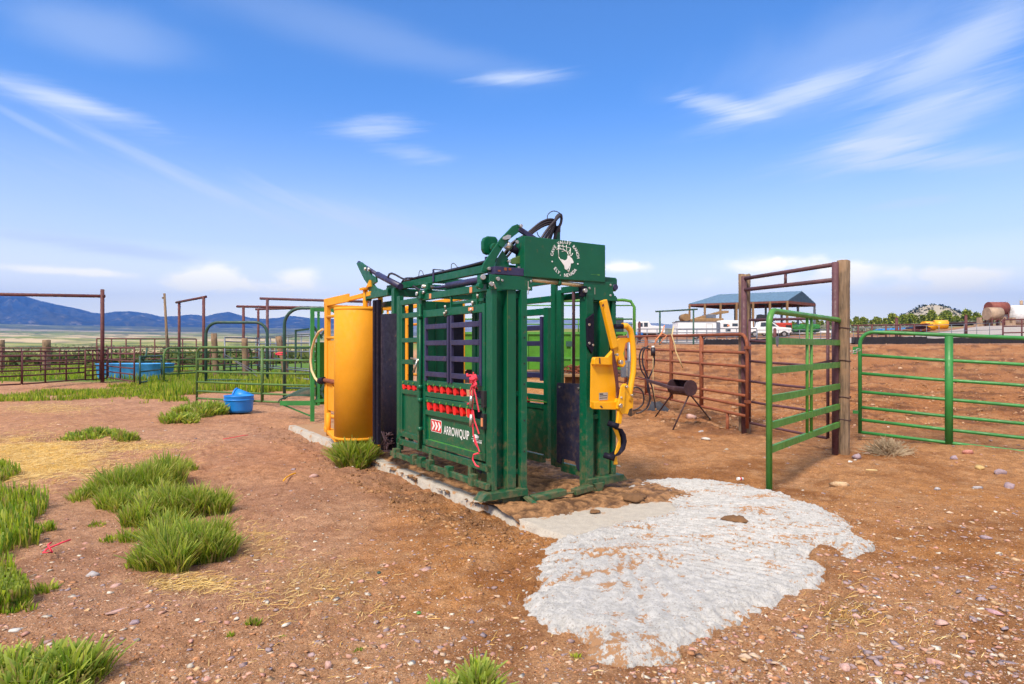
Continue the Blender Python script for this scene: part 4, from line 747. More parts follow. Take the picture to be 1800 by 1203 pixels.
# purple pipe alley frame with its gate
a=Vector((pL.x-.06,pL.y-.13,0)); b=Vector((pR.x-.13,pR.y-.02,0)); d=b-a; Lg=d.length
t=thing('tall_gateway','tall purple brown pipe doorway frame standing between two wooden posts','gate frame',a,math.atan2(d.y,d.x))
for x in (0,Lg): MB().tube([(x,0,-.2),(x,0,2.72)],.045,14).build('upright',M['purple'],t)
MB().tube([(0,0,2.68),(Lg,0,2.69)],.032,12).build('top_bar',M['purple'],t); MB().tube([(0,0,2.49),(Lg,0,2.47)],.032,12).build('lower_bar',M['purple'],t); MB().tube([(Lg*.5,0,2.49),(Lg*.5,0,2.68)],.022,10).build('strut',M['purple'],t)
dn=d.normalized(); a2=a+dn*.14; b2=b-dn*.13
g=gate('pipe_gate','purple brown five rail pipe gate closed inside the tall pipe frame','gate',a2,b2,[.22,.58,.92,1.26,1.60,1.66][:5]+[1.95],M['purple'],r=.020,ups=(),z0=0.02,z1=-.02)
MB().bar((1.35,-.05,1.22),(1.75,-.04,1.30),.02,.035).build('latch_lever',M['iron'],g)
# leaf green swing gate in front of it
pa=Vector((2.74,6.79,0)); pb=Vector((4.70,9.12,0))
g=gate('swing_gate','open leaf green swing gate with six bars, standing near the edge of the rough concrete','gate',pa,pb,[.38,.76,1.09,1.41,1.72][:4]+[1.70,2.04] if False else [.415,.67,.955,1.26,1.575,1.90],M['gate_green2'],r=.029,ups=(.46,.52),corner=.16,foot0=.42,foot1=.2,flat=True,upr=.019)
MB().prism([(.05,-.055,1.62),(.15,-.055,1.62),(.135,-.055,1.54),(.10,-.055,1.51),(.065,-.055,1.54)],(0,.006,0)).build('badge',M['galv'],g)
# bright green panel on the right
pa=Vector((5.50,10.07,0)); pb=Vector((8.5,8.02,0))
g=gate('corral_panel','bright green seven rail corral gate on the right with mud splashed rails','gate',pa,pb,[.07,.267,.465,.71,1.0,1.29,1.66],M['gate_green'],r=.025,ups=(.319,),corner=.2,foot0=.02,z0=.10,z1=-.12,ends='left',upr=.055)
MB().box(-.10,0,-.02,.02,1.36,1.42).box(-.10,-.05,-.03,.03,1.3,1.4).build('hinge',M['gate_green'],g); MB().box(-.10,0,-.02,.02,.36,.41).build('hinge',M['gate_green'],g)
t=thing('chain','short steel chain joining the green corral gate to the wooden post','chain',(5.37,9.8,1.45)); m=MB()
for k in range(5): p=Vector((-.32+k*.075,-.12+.04*k,.0+.02*math.sin(k*2))); m.tube([p+Vector((.035*math.cos(q),0,.018*math.sin(q))) for q in [math.pi/4*i for i in range(9)]],.007,6)
m.build('link',M['steel'],t)
# rusty gate
pa=Vector((2.84,17.3,0)); pb=Vector((3.92,10.62,0)); fr=lambda u:(lambda k:(k*17.3-2.84)/((3.92-2.84)-k*(10.62-17.3)))((u-900)/F)
g=gate('rusty_gate','long rusty orange seven rail pipe gate hung left of the tall wooden post','gate',pa,pb,[.27,.44,.61,.85,1.10,1.33,1.64],M['rust'],r=.025,ups=(fr(1100),fr(1136),fr(1180),fr(1233)),corner=.2,foot0=.2,foot1=.2,z0=.16,z1=.09,upr=.04)
MB().box(6.72,6.84,-.03,.03,1.32,1.37).build('hinge',M['rust'],g); MB().box(6.72,6.84,-.03,.03,.42,.47).build('hinge',M['rust'],g); MB().tube([(6.1,0,-.25),(6.1,0,.18)],.03,8).build('foot',M['rust'],g)
for lab,pp in (('yellow rope end tied on the rusty gate, hanging down inside the pen',[(1184,574),(1181,590),(1186,606),(1188,618),(1194,632),(1200,647)]),('thin orange twine bow tied on top of the rusty gate',[(1168,572),(1165,582),(1158,592),(1150,606),(1152,598),(1164,586),(1172,590),(1160,604)])):
    Y=12.6 if lab[0]=='y' else 13.3; P=[at(u,v,Y) for u,v in pp]; b=P[-1]; o=MB().tube([p-b for p in P],.012,6).build('rope',M['cream'] if lab[0]=='y' else M['orange'],loc=b); tag(o,lab,'rope')
# electrical post and meter box beside the yellow handle
q=G(1107,740); t=thing('utility_post','galvanised pipe post carrying a small grey electrical box behind the yellow handle','utility post',(q.x,q.y,0))
MB().tube([(0,0,-.2),(0,0,3.32-.15)],.045,12).build('pipe',M['galv'],t) if False else MB().tube([(0,0,-.1),(0,0,1.98)],.05,12).build('pipe',M['galv'],t)
bx=MB().box(-.20,.04,-.20,-.06,.90,1.24).build('meter_box',M['galv'],t,bevel=.01); MB().box(-.05,-.03,-.212,-.203,.93,1.2).box(-.11,-.08,-.212,-.203,.93,1.2).build('cover_ridge',M['steel'],bx); MB().box(-.02,.03,-.211,-.203,1.15,1.20).build('sticker',M['orange'],bx)
# barrel branding stove
def stove():
    c=at(1188,681,11.45); fx=at(1203,683,11.0); t=thing('barrel_stove','purple brown cut open barrel stove on thin pipe legs beside the rusty gate','stove',(c.x,c.y,0))
    u=(Vector((fx.x,fx.y,0))-Vector((c.x,c.y,0))).normalized(); base=Vector((c.x,c.y,0)); z=.80; r=.135
    a=Vector((0,0,z))-u*.12; w=Vector((-u.y,u.x,0)); b=Vector((0,0,z))+Vector((.17,-.32,0))
    u=(b-a).normalized(); w=u.cross(Vector((0,0,1))).normalized(); m=MB(); n=22
    angs=[R(60)+R(285)*k/n for k in range(n+1)]     # opening faces up and to the left
    pt=lambda c_,th,rr: c_+(w*math.cos(th+R(25)))*rr+Vector((0,0,1))*math.sin(th+R(25))*rr
    vs=[pt(cc,th,rr) for cc in (a,b) for rr in (r,r-.008) for th in angs]; k=n+1
    m.add(vs,[(i,i+1,2*k+i+1,2*k+i) for i in range(n)]+[(k+i+1,k+i,3*k+i,3*k+i+1) for i in range(n)]+[(0,2*k,3*k,k),(n,k+n,3*k+n,2*k+n)],True)
    m.build('barrel',M['iron'],t); MB().tube([b,b+u*.012],r+.006,28).tube([a-u*.012,a],r+.003,28).build('end_plate',M['iron'],t)
    MB().bar(a-w*.1+Vector((-.52,.25,.10)),b-w*.02+Vector((-.05,0,-.09)),.05,.05).build('side_shelf',M['iron'],t,bevel=.004)
    MB().bar(a+Vector((-.56,.40,.16)),a+Vector((.1,-.1,-.04)),.03,.015).build('burner_pipe',M['iron'],t)
    for s,(gx,gy) in enumerate(((1143,745),(1178,766),(1257,748))):
        p=G(gx,gy,-.03)-base; top=[a+Vector((-.02,.0,-.12)),b+Vector((-.02,.02,-.13)),b+Vector((.02,.04,-.13))][s]; MB().tube([top,p],.014,8).build('leg',M['iron'],t)
stove()
# black cables looped on the rusty gate
def cables():
    loops=[[(1142,614),(1130,612),(1124,628),(1127,650),(1136,666),(1142,690),(1140,712),(1128,724),(1118,727)],[(1140,608),(1131,618),(1130,640),(1139,664),(1146,680),(1150,700),(1152,718)],[(1150,622),(1149,645),(1141,665),(1138,682),(1143,700),(1137,716)],[(1110,684),(1120,681),(1130,690),(1131,708),(1122,718),(1112,722)]]
    b=at(1138,727,12.9); b.z=0; t=thing('power_cable','black cable hung in long loops on the rusty gate above the dark rag','cable',b)
    for l in loops: 
        P=smooth([at(u,v,12.9)-b for u,v in l]); MB().tube(P,.016,8).build('loop',M['hose'],t)
    b=at(1148,617,12.8); t=MB().tube([Vector((0,0,.06)),Vector((0,0,-.1))],.045,10).build('spray_nozzle',M['hose'],loc=b); tag(t,'small black nozzle with a white cap hanging by a string on the rusty gate','nozzle')
    MB().tube([(0,0,.06),(0,0,.1)],.03,8).build('cap',M['white'],t); P=[at(u,v,12.8)-b for u,v in ((1148,640),(1148,680),(1152,706))]; MB().tube([Vector((0,0,-.1))]+P,.006,6).build('string',M['cream'],t)
    q=G(1152,733); vs=[];n=26
    m=MB(); prof=[(0,.34),(.10,.30),(.2,.16),(.33,.07),(.42,.0)]; m.lathe(prof,n=24)
    for i,v in enumerate(m.v):
        aa=math.atan2(v[1],v[0]); s=1+.35*math.sin(3*aa+v[2]*9)+.14*math.sin(7*aa); m.v[i]=(v[0]*s+.2*max(0,.3-v[2]),v[1]*.6*s,v[2]*(1+.25*math.sin(5*aa)))
    o=m.build('rag',M['ragdark'],loc=(q.x,q.y,-.03)); tag(o,'crumpled dark grey rag lying on the dirt under the looped cables','rag')
cables()
# ------------------------------------------------------------------ things behind the chute
def wagon():
    Y=21; c=at(1000,650,Y); t=thing('hopper_wagon','lime green steel hopper wagon seen through the open chute','farm wagon',(c.x,Y,0))
    x0,x1=at(800,650,Y).x-c.x,at(1101,650,Y).x-c.x; zb,zt=.78,1.97; L_=M['lime']
    MB().box(x0,x1,0,2.2,zb,zt).build('body',L_,t,bevel=.02)
    m=MB(); m.box(x0-.04,x1+.04,-.05,-.003,zt-.02,zt+.06); m.box(x0,x1,-.04,-.003,1.13,1.20)
    for f in (.02,.2,.42,.68,.86,.985): x=x0+(x1-x0)*f; m.box(x-.03,x+.03,-.055,-.003,zb,zt-.02)
    m.build('rib',M['gate_green2'],t)
    for x in (x0+.6,x1-.6):
        for y in (.3,1.9): MB().tube([(x,y-.12,.42),(x,y+.12,.42)],.42,24).build('wheel',M['tyre'],t)
    m=MB(); z1=2.45; z2=3.1
    m.tube([(x0,0,z1),(x1+.2,0,z1)],.025,8); m.tube([(x0,0,2.28),(x1+.2,0,2.28)],.02,8)
    xr=at(1115,600,Y).x-c.x; m.tube([(x0+1,0,z2-.08),(xr-.35,0,z2-.02),(xr-.12,0,z2-.06),(xr,0,z2-.25),(xr,0,.35)],.05,10); m.tube([(x0+1,0,2.9),(xr,0,2.9)],.02,8)
    for f in (.2,.5,.72,.9): x=x0+(x1-x0)*f; m.tube([(x,0,zt),(x,0,z1)],.02,8)
    m.build('railing',M['gate_green2'],t)
    MB().box(-.25+.15,-.05+.15,-.06,-.054,1.55,1.72).build('round_decal',M['teal'],t)
    MB().tube([(at(1022,600,Y).x-c.x,-.08,2.3),(at(1022,600,Y).x-c.x,-.08,1.0)],.035,8).build('yellow_pipe',M['yellow'],t)
    MB().box(x1-.6,x1-.05,.2,.8,zt,zt+.55).build('cab',M['glass'],t,bevel=.03)
wagon()
q=at(1003,657,13.6); t=thing('work_table','plank topped round work table behind the chute','table',(q.x,q.y,0)); MB().box(-.75,.75,-.35,.35,q.z-.06,q.z).build('table_top',M['timber'],t,bevel=.01); MB().tube([(0.05,0,-.1),(0.05,0,q.z-.06)],.17,16).build('pedestal',M['timber'],t); MB().tube([(-.5,0,-.1),(-.5,0,q.z-.06)],.05,8).build('leg',M['timber'],t)
m=MB()
for k in range(60): p=Vector((random.gauss(.12,.14),random.uniform(-.2,.1),random.uniform(.0,.12)*1.2)); m.tube([p,p+Vector((random.uniform(-.12,.12),random.uniform(-.08,.08),random.uniform(-.03,.06))),p+Vector((random.uniform(-.2,.2),0,random.uniform(-.02,.03)))],.012,5)
for i,v in enumerate(m.v): m.v[i]=(v[0],v[1],max(.005,v[2]))
o=m.build('rope_pile',M['rust'],loc=(q.x,q.y,q.z)); tag(o,'reddish tangled pile of cord lying on the plank table','cord')
# green crowd panel left of the yellow cage
b=G(549,738); t=thing('crowd_panel','green steel crowding gate post with upright panels, left of the yellow cage','livestock panel',(b.x,b.y,0),R(25))
MB().box(-.04,.04,-.04,.04,-.05,2.33).build('post',M['gate_green'],t,bevel=.005); MB().bar((-.04,0,2.30),(1.5,0,2.30),.06,.07).bar((0,0,.38),(1.4,0,.5),.05,.06).build('top_beam',M['gate_green'],t); MB().box(.08,1.2,.10,.12,.3,1.62).build('lime_sheet',M['lime'],t)
MB().box(.10,.15,-.02,.02,.3,2.26).box(.30,.36,-.02,.02,.3,2.26).build('upright',M['gate_green'],t); MB().bar((.02,0,.85),(.3,0,.35),.03,.05).bar((.3,0,.85),(.05,0,.35),.03,.05).bar((.02,0,1.95),(.2,0,1.7),.03,.05).bar((.35,0,1.98),(.15,0,1.72),.03,.05).bar((-.32,.1,1.86),(-.05,.1,1.90),.04,.04).bar((-.32,.1,1.5),(-.05,.1,1.5),.04,.04).bar((-.32,.1,1.3),(-.32,.1,1.88),.04,.04).build('lattice',M['teal'],t)
# bale rack
b=at(528,703,14.2); t=thing('bale_feeder','curved green steel grate of parallel hoops lying against the crowd panel','feeder',(b.x,b.y,b.z)); 
for k in range(7):
    y=.0+k*.11; r=.30+.0*k; MB().tube([(-.34+.02*k+.36*(1-math.cos(a)),y-.4,-.02+.02*k+.14*math.sin(a)) for a in [math.pi*j/12 for j in range(7)]]+[(.5,y-.4,.12+.02*k)],.013,6).build('hoop',M['teal'],t)
MB().bar((-.30,-.42,-.04),(.55,-.42,-.04),.03,.10).bar((-.3,-.42,-.05),(.35,-.3,-.34),.03,.03).build('edge_beam',M['gate_green'],t)
# ------------------------------------------------------------------ left side
def lathe_tub():
    b=G(417,722); t=thing('feed_tub','round bright blue plastic feed tub on the dirt behind the green gate','tub',(b.x,b.y,-.04)); MB().lathe([(0,0),(.29,0),(.31,.06),(.335,.38),(.345,.40),(.325,.40),(.30,.08),(0,.05)],(0,.1,0),40).build('shell',M['blue'],t); MB().lathe([(.333,.28),(.342,.285),(.342,.31),(.333,.315)],(0,.1,0),40).build('rim_band',M['blue'],t)
    b=at(428,686,17.2); o=MB().tube([Vector((-.22,0,.06)),Vector((.20,0,-.02))],[.20,.13],24,caps=True).tube([Vector((-.24,0,.065)),Vector((-.20,0,.055))],.21,24).build('bucket',M['blue'],loc=(b.x,b.y,.16)); tag(o,'small blue bucket lying tipped behind the round blue feed tub','bucket')
lathe_tub()
a=G(346,704); b=G(546,714); 
g=gate('green_gate','olive green six rail gate standing in front of the blue feed tub','gate',a,b,[.06,.27,.53,.83,1.18,1.52],M['gate_green3'],r=.028,ups=(.60,),corner=.22,foot0=.08,ends='left',upr=.042)
a=G(288,676); b=G(442,664)
g=gate('green_gate','faded green round cornered gate in the grass behind the olive gate','gate',a,b,[.15,.42,.70,1.0,1.30,1.5],M['gate_green3'],r=.035,ups=(.14,.34,.72),corner=.35,upr=.04)
a=G(246,678); b=G(284,671)
g=gate('broken_gate','short dark green gate end with a bent top pipe, right of the brown fence','gate',a,b,[.12,.55,.95,1.15],M['teal'],r=.035,ups=(),foot0=.08); MB().tube([(0,0,1.15),(.5,0,1.02),(.8,0,1.2),(.95,0,1.5)],.035,8).build('bent_pipe',M['teal'],g)
def fence(label,cat,uv0,uv1,zs,m,r=.025,n=4,grp=None,name='pipe_fence',upr=None): 
    a,b=(G(*uv0),G(*uv1)); return gate(name,label,cat,a,b,zs,m,r=r,ups=[k/n for k in range(1,n)],upr=upr or r*1.1,group=grp)
fence('long dark brown pipe fence panel along the grass at far left','fence',(-190,690),(38,680),[.1,.42,.62,.82,1.0,1.18,1.36],M['rust_dark'],.03,3)
fence('dark brown pipe fence panel between the far left edge and the tall doorway','fence',(39,680),(150,671),[.1,.42,.62,.82,1.0,1.18,1.36],M['rust_dark'],.03,3)
fence('narrow dark brown pipe gate beside the tall doorway post','fence',(150,672),(188,669),[.1,.3,.5,.7,.95,1.2,1.4],M['rust_dark'],.03,3)
fence('brown pipe fence panel between the tall doorway post and the green gate end','fence',(190,668),(236,676),[.12,.4,.65,.95,1.25,1.5],M['rust_dark'],.03,2)
fence('rear brown fence rail line behind the grass at far left','fence',(-100,660),(172,659),[.1,.4,.75,1.1,1.5],M['rust_dark'],.03,8)
fence('rear brown pipe pen behind the blue trough','fence',(170,657),(345,655),[.1,.5,.85,1.2,1.55,2.05],M['rust_dark'],.035,7)
fence('dark brown pipe fence between the narrow doorway and the grey pens','fence',(346,655),(480,652),[.1,.5,.85,1.2,1.55],M['rust_dark'],.035,6)
# tall pipe doorways
def doorway(label,posts,beam,m,Ys,r=.10,grp=None):
    p=[at(u,v,Y) for (u,v),Y in zip(posts,Ys)]; t=thing('pipe_doorway',label,'gate frame',(p[0].x,p[0].y,0)); b0=Vector((p[0].x,p[0].y,0))
    for q in p: MB().tube([Vector((q.x,q.y,-.2))-b0,q-b0],r,12).build('upright',m,t)
    (ua,va,Ya),(ub,vb,Yb)=beam; MB().tube([at(ua,va,Ya)-b0,at(ub,vb,Yb)-b0],r*.9,12).build('top_beam',m,t); return t
t=doorway('tallest brown pipe doorway at far left with a long beam running out of the picture',[(180,509),(-250,509)],((-260,513,29),(184,521,28.8)),M['rust_dark'],(28.8,29.2),.08)
doorway('narrow brown pipe doorway left of the arched green pipes',[(315,531),(358,522)],((310,532,33.6),(362,522,30.5)),M['rust_dark'],(33.4,30.6),.068)
doorway('brown pipe doorway with a long beam, rising behind the arched pipe',[(428,540),(620,541)],((416,539,31),(622,542,31)),M['rust_dark'],(31,31),.065)
doorway('brown pipe doorway whose beam ends above the yellow cage',[(470,526),(650,530)],((457,525,27),(652,531,27)),M['purple'],(27,27),.06)
doorway('shortest brown pipe doorway, farthest behind the grey pens',[(454,543),(572,540)],((449,544,42),(575,541,42)),M['rust_dark'],(42,42),.075)
def arch(label,ua,ub,vt,Y,m,r=.06,rad=.6):
    a=at(ua,vt,Y);b=at(ub,vt,Y); L_=b.x-a.x; z=a.z; pts=[(0,0,-.1),(0,0,z-rad)]+[(rad-rad*math.cos(q),0,z-rad+rad*math.sin(q)) for q in [math.pi/12*k for k in range(1,7)]]+[(L_-rad+rad*math.sin(q),0,z-rad+rad*math.cos(q)) for q in [math.pi/12*k for k in range(0,7)]]+[(L_,0,-.1)]
    t=thing('pipe_arch',label,'gate frame',(a.x,Y,0)); MB().tube(pts,r,10).build('hoop',m,t); MB().tube([(0,0,.3),(L_,0,.3)],r*.6,8).build('cross_bar',m,t)
arch('dark teal round cornered pipe arch between two brown doorway posts',362,470,567,24,M['teal'],.055,.45)
arch('dark teal pipe arch nearest the yellow cage',500,600,542,19,M['teal'],.048,.5)
def lean_pole(): 
    b=G(297,661,-.02); tp=at(289,516,b.y); o=MB().tube([Vector((0,0,-.1)),Vector((tp.x-b.x,0,tp.z))],[.085,.06],10); o.disc((tp.x-b.x-.05,0,tp.z-.25),(-1,0,0),.05,.06); o=o.build('leaning_pole',M['wood'],loc=(b.x,b.y,0)); tag(o,'thin grey leaning wooden pole left of the narrow brown doorway','pole')
lean_pole()
for (u0,v0,ut,vt,w,lab) in ((381,668,376,587,10,'short grey wooden post, leftmost of the three behind the olive gate'),(432,668,430,595,10,'short grey wooden post, middle one of the three behind the olive gate'),(508,671,489,592,11,'leaning grey wooden post with pink string, nearest the yellow cage')):
    b=G(u0,v0,-.02); tp=at(ut,vt,b.y); wpost(lab,b.x,b.y,0,tp.z,w/2/F*b.y,((tp.x-b.x),0))
b=at(494,622,26.6); o=MB().tube([(.2*math.cos(a),.2*math.sin(a),.04*math.sin(a)) for a in [2*math.pi*k/16 for k in range(17)]],.03,6).tube([(-.15,-.2,0),(.22,-.2,.06)],.025,6).build('pink_string',M['twine'],loc=b); tag(o,'pink string tied around the leaning wooden post','string')
for (u,v,w,lab) in ((3,640,.16,'stubby wooden fence post at the far left edge'),(82,640,.22,'stubby wooden fence post behind the left grass field')):
    b=at(u,v,40); wpost(lab,b.x,b.y,hz(b.x,b.y)-.1,2.0,w)
# grey pens
fence('grey pipe pen section with a rounded corner behind the left wooden posts','fence',(395,668),(455,662),[.2,.6,1.0,1.4,1.8,2.0],M['galv'],.03,2)
fence('grey pipe pen section between the middle and leaning wooden posts','fence',(456,664),(545,676),[.2,.55,.95,1.35,1.7,2.0],M['galv'],.03,4)
fence('grey pipe pen rails running back behind the arch','fence',(450,648),(556,660),[.3,.8,1.3,1.8,2.3],M['galv'],.035,5)
t=thing('thin_rods','pair of thin grey rods leaning down through the grass behind the olive gate','rods',at(455,655,20)); 
for k in range(2): MB().bar((-1.05+.10*k,0,.56-.06*k),(-.05+.12*k,.0,-.12+.05*k),.01,.02).build('board',M['galv'],t)
b=G(449,685); o=MB().lathe([(0,.12),(.1,.1),(.2,.04),(.22,0)],n=12,sy=.7).build('white_rag',M['white'],loc=(b.x,b.y,-.03)); tag(o,'small white rag on the dirt right of the blue bucket','rag')
def trough():
    b=G(238,664); t=thing('water_trough','long faded blue water trough behind the brown pipe fence','trough',(b.x,b.y,-.1)); Lx=1.25; m=MB()
    for prof in ([(.0,.0),(.70,.0),(.74,.1),(.82,.78),(.86,.82),(.80,.82),(.76,.7),(0,.5)],):
        mm=MB().lathe(prof,n=48)
        for i,v in enumerate(mm.v): mm.v[i]=(v[0]+(Lx-.2 if v[0]>0 else -Lx+.2),v[1],v[2])
        mm.build('basin',M['bluefade'],t)
trough()
# ------------------------------------------------------------------ far right yard
def Z(x,y): return hz(x,y)
def wheel(par,x,y,z,r=.38,w=.24,side=-1):
    o=MB().tube([(x,y-w/2,z),(x,y+w/2,z)],r,22).build('wheel',M['tyre'],par); MB().tube([(x,y-w/2-.01,z),(x,y+w/2+.01,z)],r*.55,14).build('rim',M['steel'],o)
def prof_body(pts,w,m,name,par,bev=.05): return MB().prism([(x,-w/2,z) for x,z in pts],(0,w,0)).build(name,m,par,bevel=bev)
def ubase(u,Y): x=(u-900)/F*Y; return x,Y,Z(x,Y)
def pickup():
    x,y,z=ubase(1349,80); t=thing('pickup_truck','white crew cab pickup truck parked in front of the open barn','pickup truck',(x,y,z),R(-8)); W_=M['whitepaint']
    prof_body([(-2.7,.5),(2.4,.5),(2.6,.7),(2.6,1.15),(1.25,1.28),(-2.7,1.25)],1.95,W_,'body',t); prof_body([(-1.35,1.26),(-1.2,1.95),(.25,2.0),(1.2,1.3)],1.75,W_,'cab',t)
    MB().prism([(-1.05,-.883,1.33),(-.98,-.883,1.85),(-.4,-.883,1.87),(-.4,-.883,1.33)],(0,.012,0)).prism([(-.27,-.883,1.33),(-.27,-.883,1.87),(.22,-.883,1.88),(.9,-.883,1.35)],(0,.012,0)).prism([(.40,-.8,1.93),(.40,.8,1.93),(1.14,.8,1.39),(1.14,-.8,1.39)],(.03,0,.02)).build('window',M['glass'],t)
    for wx in (-1.75,1.75): wheel(t,wx,-.87,.4); wheel(t,wx,.87,.4)
    MB().box(2.58,2.66,-.9,.9,.75,1.1).box(1.3,2.2,-.99,-.975,.42,.6).build('grille',M['black'],t); MB().box(2.60,2.67,-.92,-.6,.92,1.08).box(2.60,2.67,.6,.92,.92,1.08).build('headlight',M['steel'],t); MB().box(2.6,2.75,-.95,.95,.48,.7).build('bumper',M['steel'],t,bevel=.03); MB().box(-.3,-.285,-.978,-.972,.6,1.25).box(-1.2,-1.185,-.978,-.972,.6,1.25).box(-.5,-.38,-.985,-.972,1.1,1.14).build('door_seam',M['gray'],t)
pickup()
def trailer():
    x,y,z=ubase(1224,73); t=thing('enclosed_trailer','long white enclosed stock trailer behind the rusty gate','trailer',(x,y,z),R(4)); h=2.35; t.scale=(.9,.9,.85)
    MB().box(-2.75,2.2,-1.1,1.1,.45,h).build('body',M['whitepaint'],t,bevel=.06); prof_body([(2.2,.45),(2.75,.5),(2.75,2.3),(2.2,h-.02)],2.0,M['galv'],'nose',t); MB().box(-2.8,2.25,-1.13,1.13,h-.06,h+.03).build('roof_trim',M['galv'],t); MB().box(-2.78,2.2,-1.12,-1.102,1.28,1.34).box(-2.78,2.2,-1.12,-1.102,.5,.56).build('side_rib',M['galv'],t)
    MB().box(.85,.88,-1.125,-1.102,.6,2.1).box(1.65,1.68,-1.125,-1.102,.6,2.1).box(.85,1.68,-1.125,-1.102,2.08,2.11).build('door_frame',M['gray'],t); 
    for wx in (-.45,.45): wheel(t,wx,-1.0,.36,.36)
    MB().box(-2.6,-1.0,-.6,.6,h+.03,h+.14).build('roof_hatch',M['black'],t,bevel=.02)
trailer()
def camper():
    x,y,z=ubase(1288,82); t=thing('camper','white camper trailer with small dark windows between the stock trailer and the tall post','camper',(x,y,z),R(3)); t.scale=(.72,.8,.74); prof_body([(-3.1,.5),(3,.5),(3.2,1.2),(3.1,2.9),(-2.4,2.95),(-3.0,2.3)],2.3,M['whitepaint'],'body',t,.12); MB().box(-.6,.4,-1.165,-1.152,1.9,2.4).box(-2.2,-1.3,-1.165,-1.152,1.8,2.3).box(1.3,1.6,-1.165,-1.152,1.6,2.0).box(-1.8,-.9,-1.165,-1.152,1.0,1.4).build('window',M['glass'],t); MB().box(-1.5,-1.1,-1.175,-1.168,1.9,2.2).build('vent_cover',M['orange'],t)
    for wx in (-.5,.4): wheel(t,wx,-1.05,.36,.36)
camper()
def semi():
    x,y,z=ubase(1140,78); t=thing('semi_truck','white conventional semi truck far behind the rusty gate','truck',(x,y,z),R(5)); t.scale=(.85,.9,.82); prof_body([(-2.1,.8),(-2.1,2.55),(-.3,2.6),(.1,2.0),(1.9,1.85),(2.1,1.6),(2.1,.8)],2.1,M['whitepaint'],'cab',t,.08); MB().box(-1.9,-1.2,-1.07,-1.052,1.8,2.35).box(-1.0,-.45,-1.07,-1.052,1.8,2.4).build('window',M['glass'],t); MB().tube([(-2.3,-.9,.8),(-2.3,-.9,3.3)],.09,10).build('exhaust_stack',M['steel'],t); MB().tube([(-2.6,-1,.7),(-1.2,-1,.7)],.3,14).build('fuel_tank',M['blue'],t)
    for wx in (-1.6,1.3): wheel(t,wx,-.95,.5,.5)
    MB().box(-2.3,2.1,-.5,.5,.6,.8).build('chassis',M['black'],t)
semi()
def redtruck():
    x,y,z=ubase(1364,87); t=thing('grain_truck','red and black flatbed truck under the open barn behind the pickup','truck',(x,y,z),R(-3)); t.scale=(.62,.8,.78); MB().box(-4.2,-1.0,-1.1,1.1,1.5,2.9).build('cab',M['bunk'],t,bevel=.1); MB().box(-.9,3.0,-1.1,1.1,1.1,2.3).build('red_hood',M['redpaint'],t,bevel=.15); MB().box(1.6,2.8,-1.14,-1.11,1.0,1.9).build('grille',M['black'],t); MB().prism([(-4.0,-1,2.9),(-1.2,-1,2.9),(-1.4,-1,3.5),(-3.8,-1,3.8)],(0,2,0)).build('load',M['bunk'],t,bevel=.08); MB().box(-2.8,-1.6,-1.13,-1.11,2.2,2.7).build('window',M['glass'],t)
    for wx in (-3,0,2.2): wheel(t,wx,-1.0,.5,.5)
    MB().tube([(-.6,-1.2,1.2),(-.6,-1.2,3.2)],.08,8).build('exhaust_stack',M['steel'],t)
redtruck()
def excav():
    x,y,z=ubase(1243,84); t=thing('loader','tan front loader parked behind the white stock trailer','machine',(x,y,z)); MB().box(-1.9,1.9,-1,1,1.2,2.5).build('body',M['timber'],t,bevel=.15); MB().prism([(-2.6,-.8,2.2),(-1.2,-.8,2.7),(1.8,-.8,3.5),(2.6,-.8,3.5),(2.6,-.8,3.2),(1.2,-.8,3.0),(-2.4,-.8,1.8)],(0,1.6,0)).build('boom',M['timber'],t,bevel=.05); MB().box(-.4,.9,-.9,.9,2.5,3.0).build('cab',M['galv'],t,bevel=.05); MB().tube([(-3.0,-1,2.6),(-3.0,1,2.6)],.5,14).build('bucket_roll',M['timber'],t)
    for wx in (-1.2,1.2): wheel(t,wx,-.95,.6,.6,.4)
excav()
def green_machine():
    for (u,Y,s,lab) in ((1405,92,1.,'green farm implement with piled tubes inside the open barn'),):
        x,y,z=ubase(u,Y); t=thing('farm_implement',lab,'machine',(x,y,z)); MB().box(-2.2,2.6,-1,1,.4,1.3).build('body',M['teal'],t,bevel=.2)
        m=MB(); 
        for k in range(8): m.tube([(-2.2+.62*k,-1.1,1.0+.2*math.sin(k*2)),(-2.0+.62*k,1.1,1.3)],.34,10)
        m.build('roll',M['gate_green'],t)
green_machine()
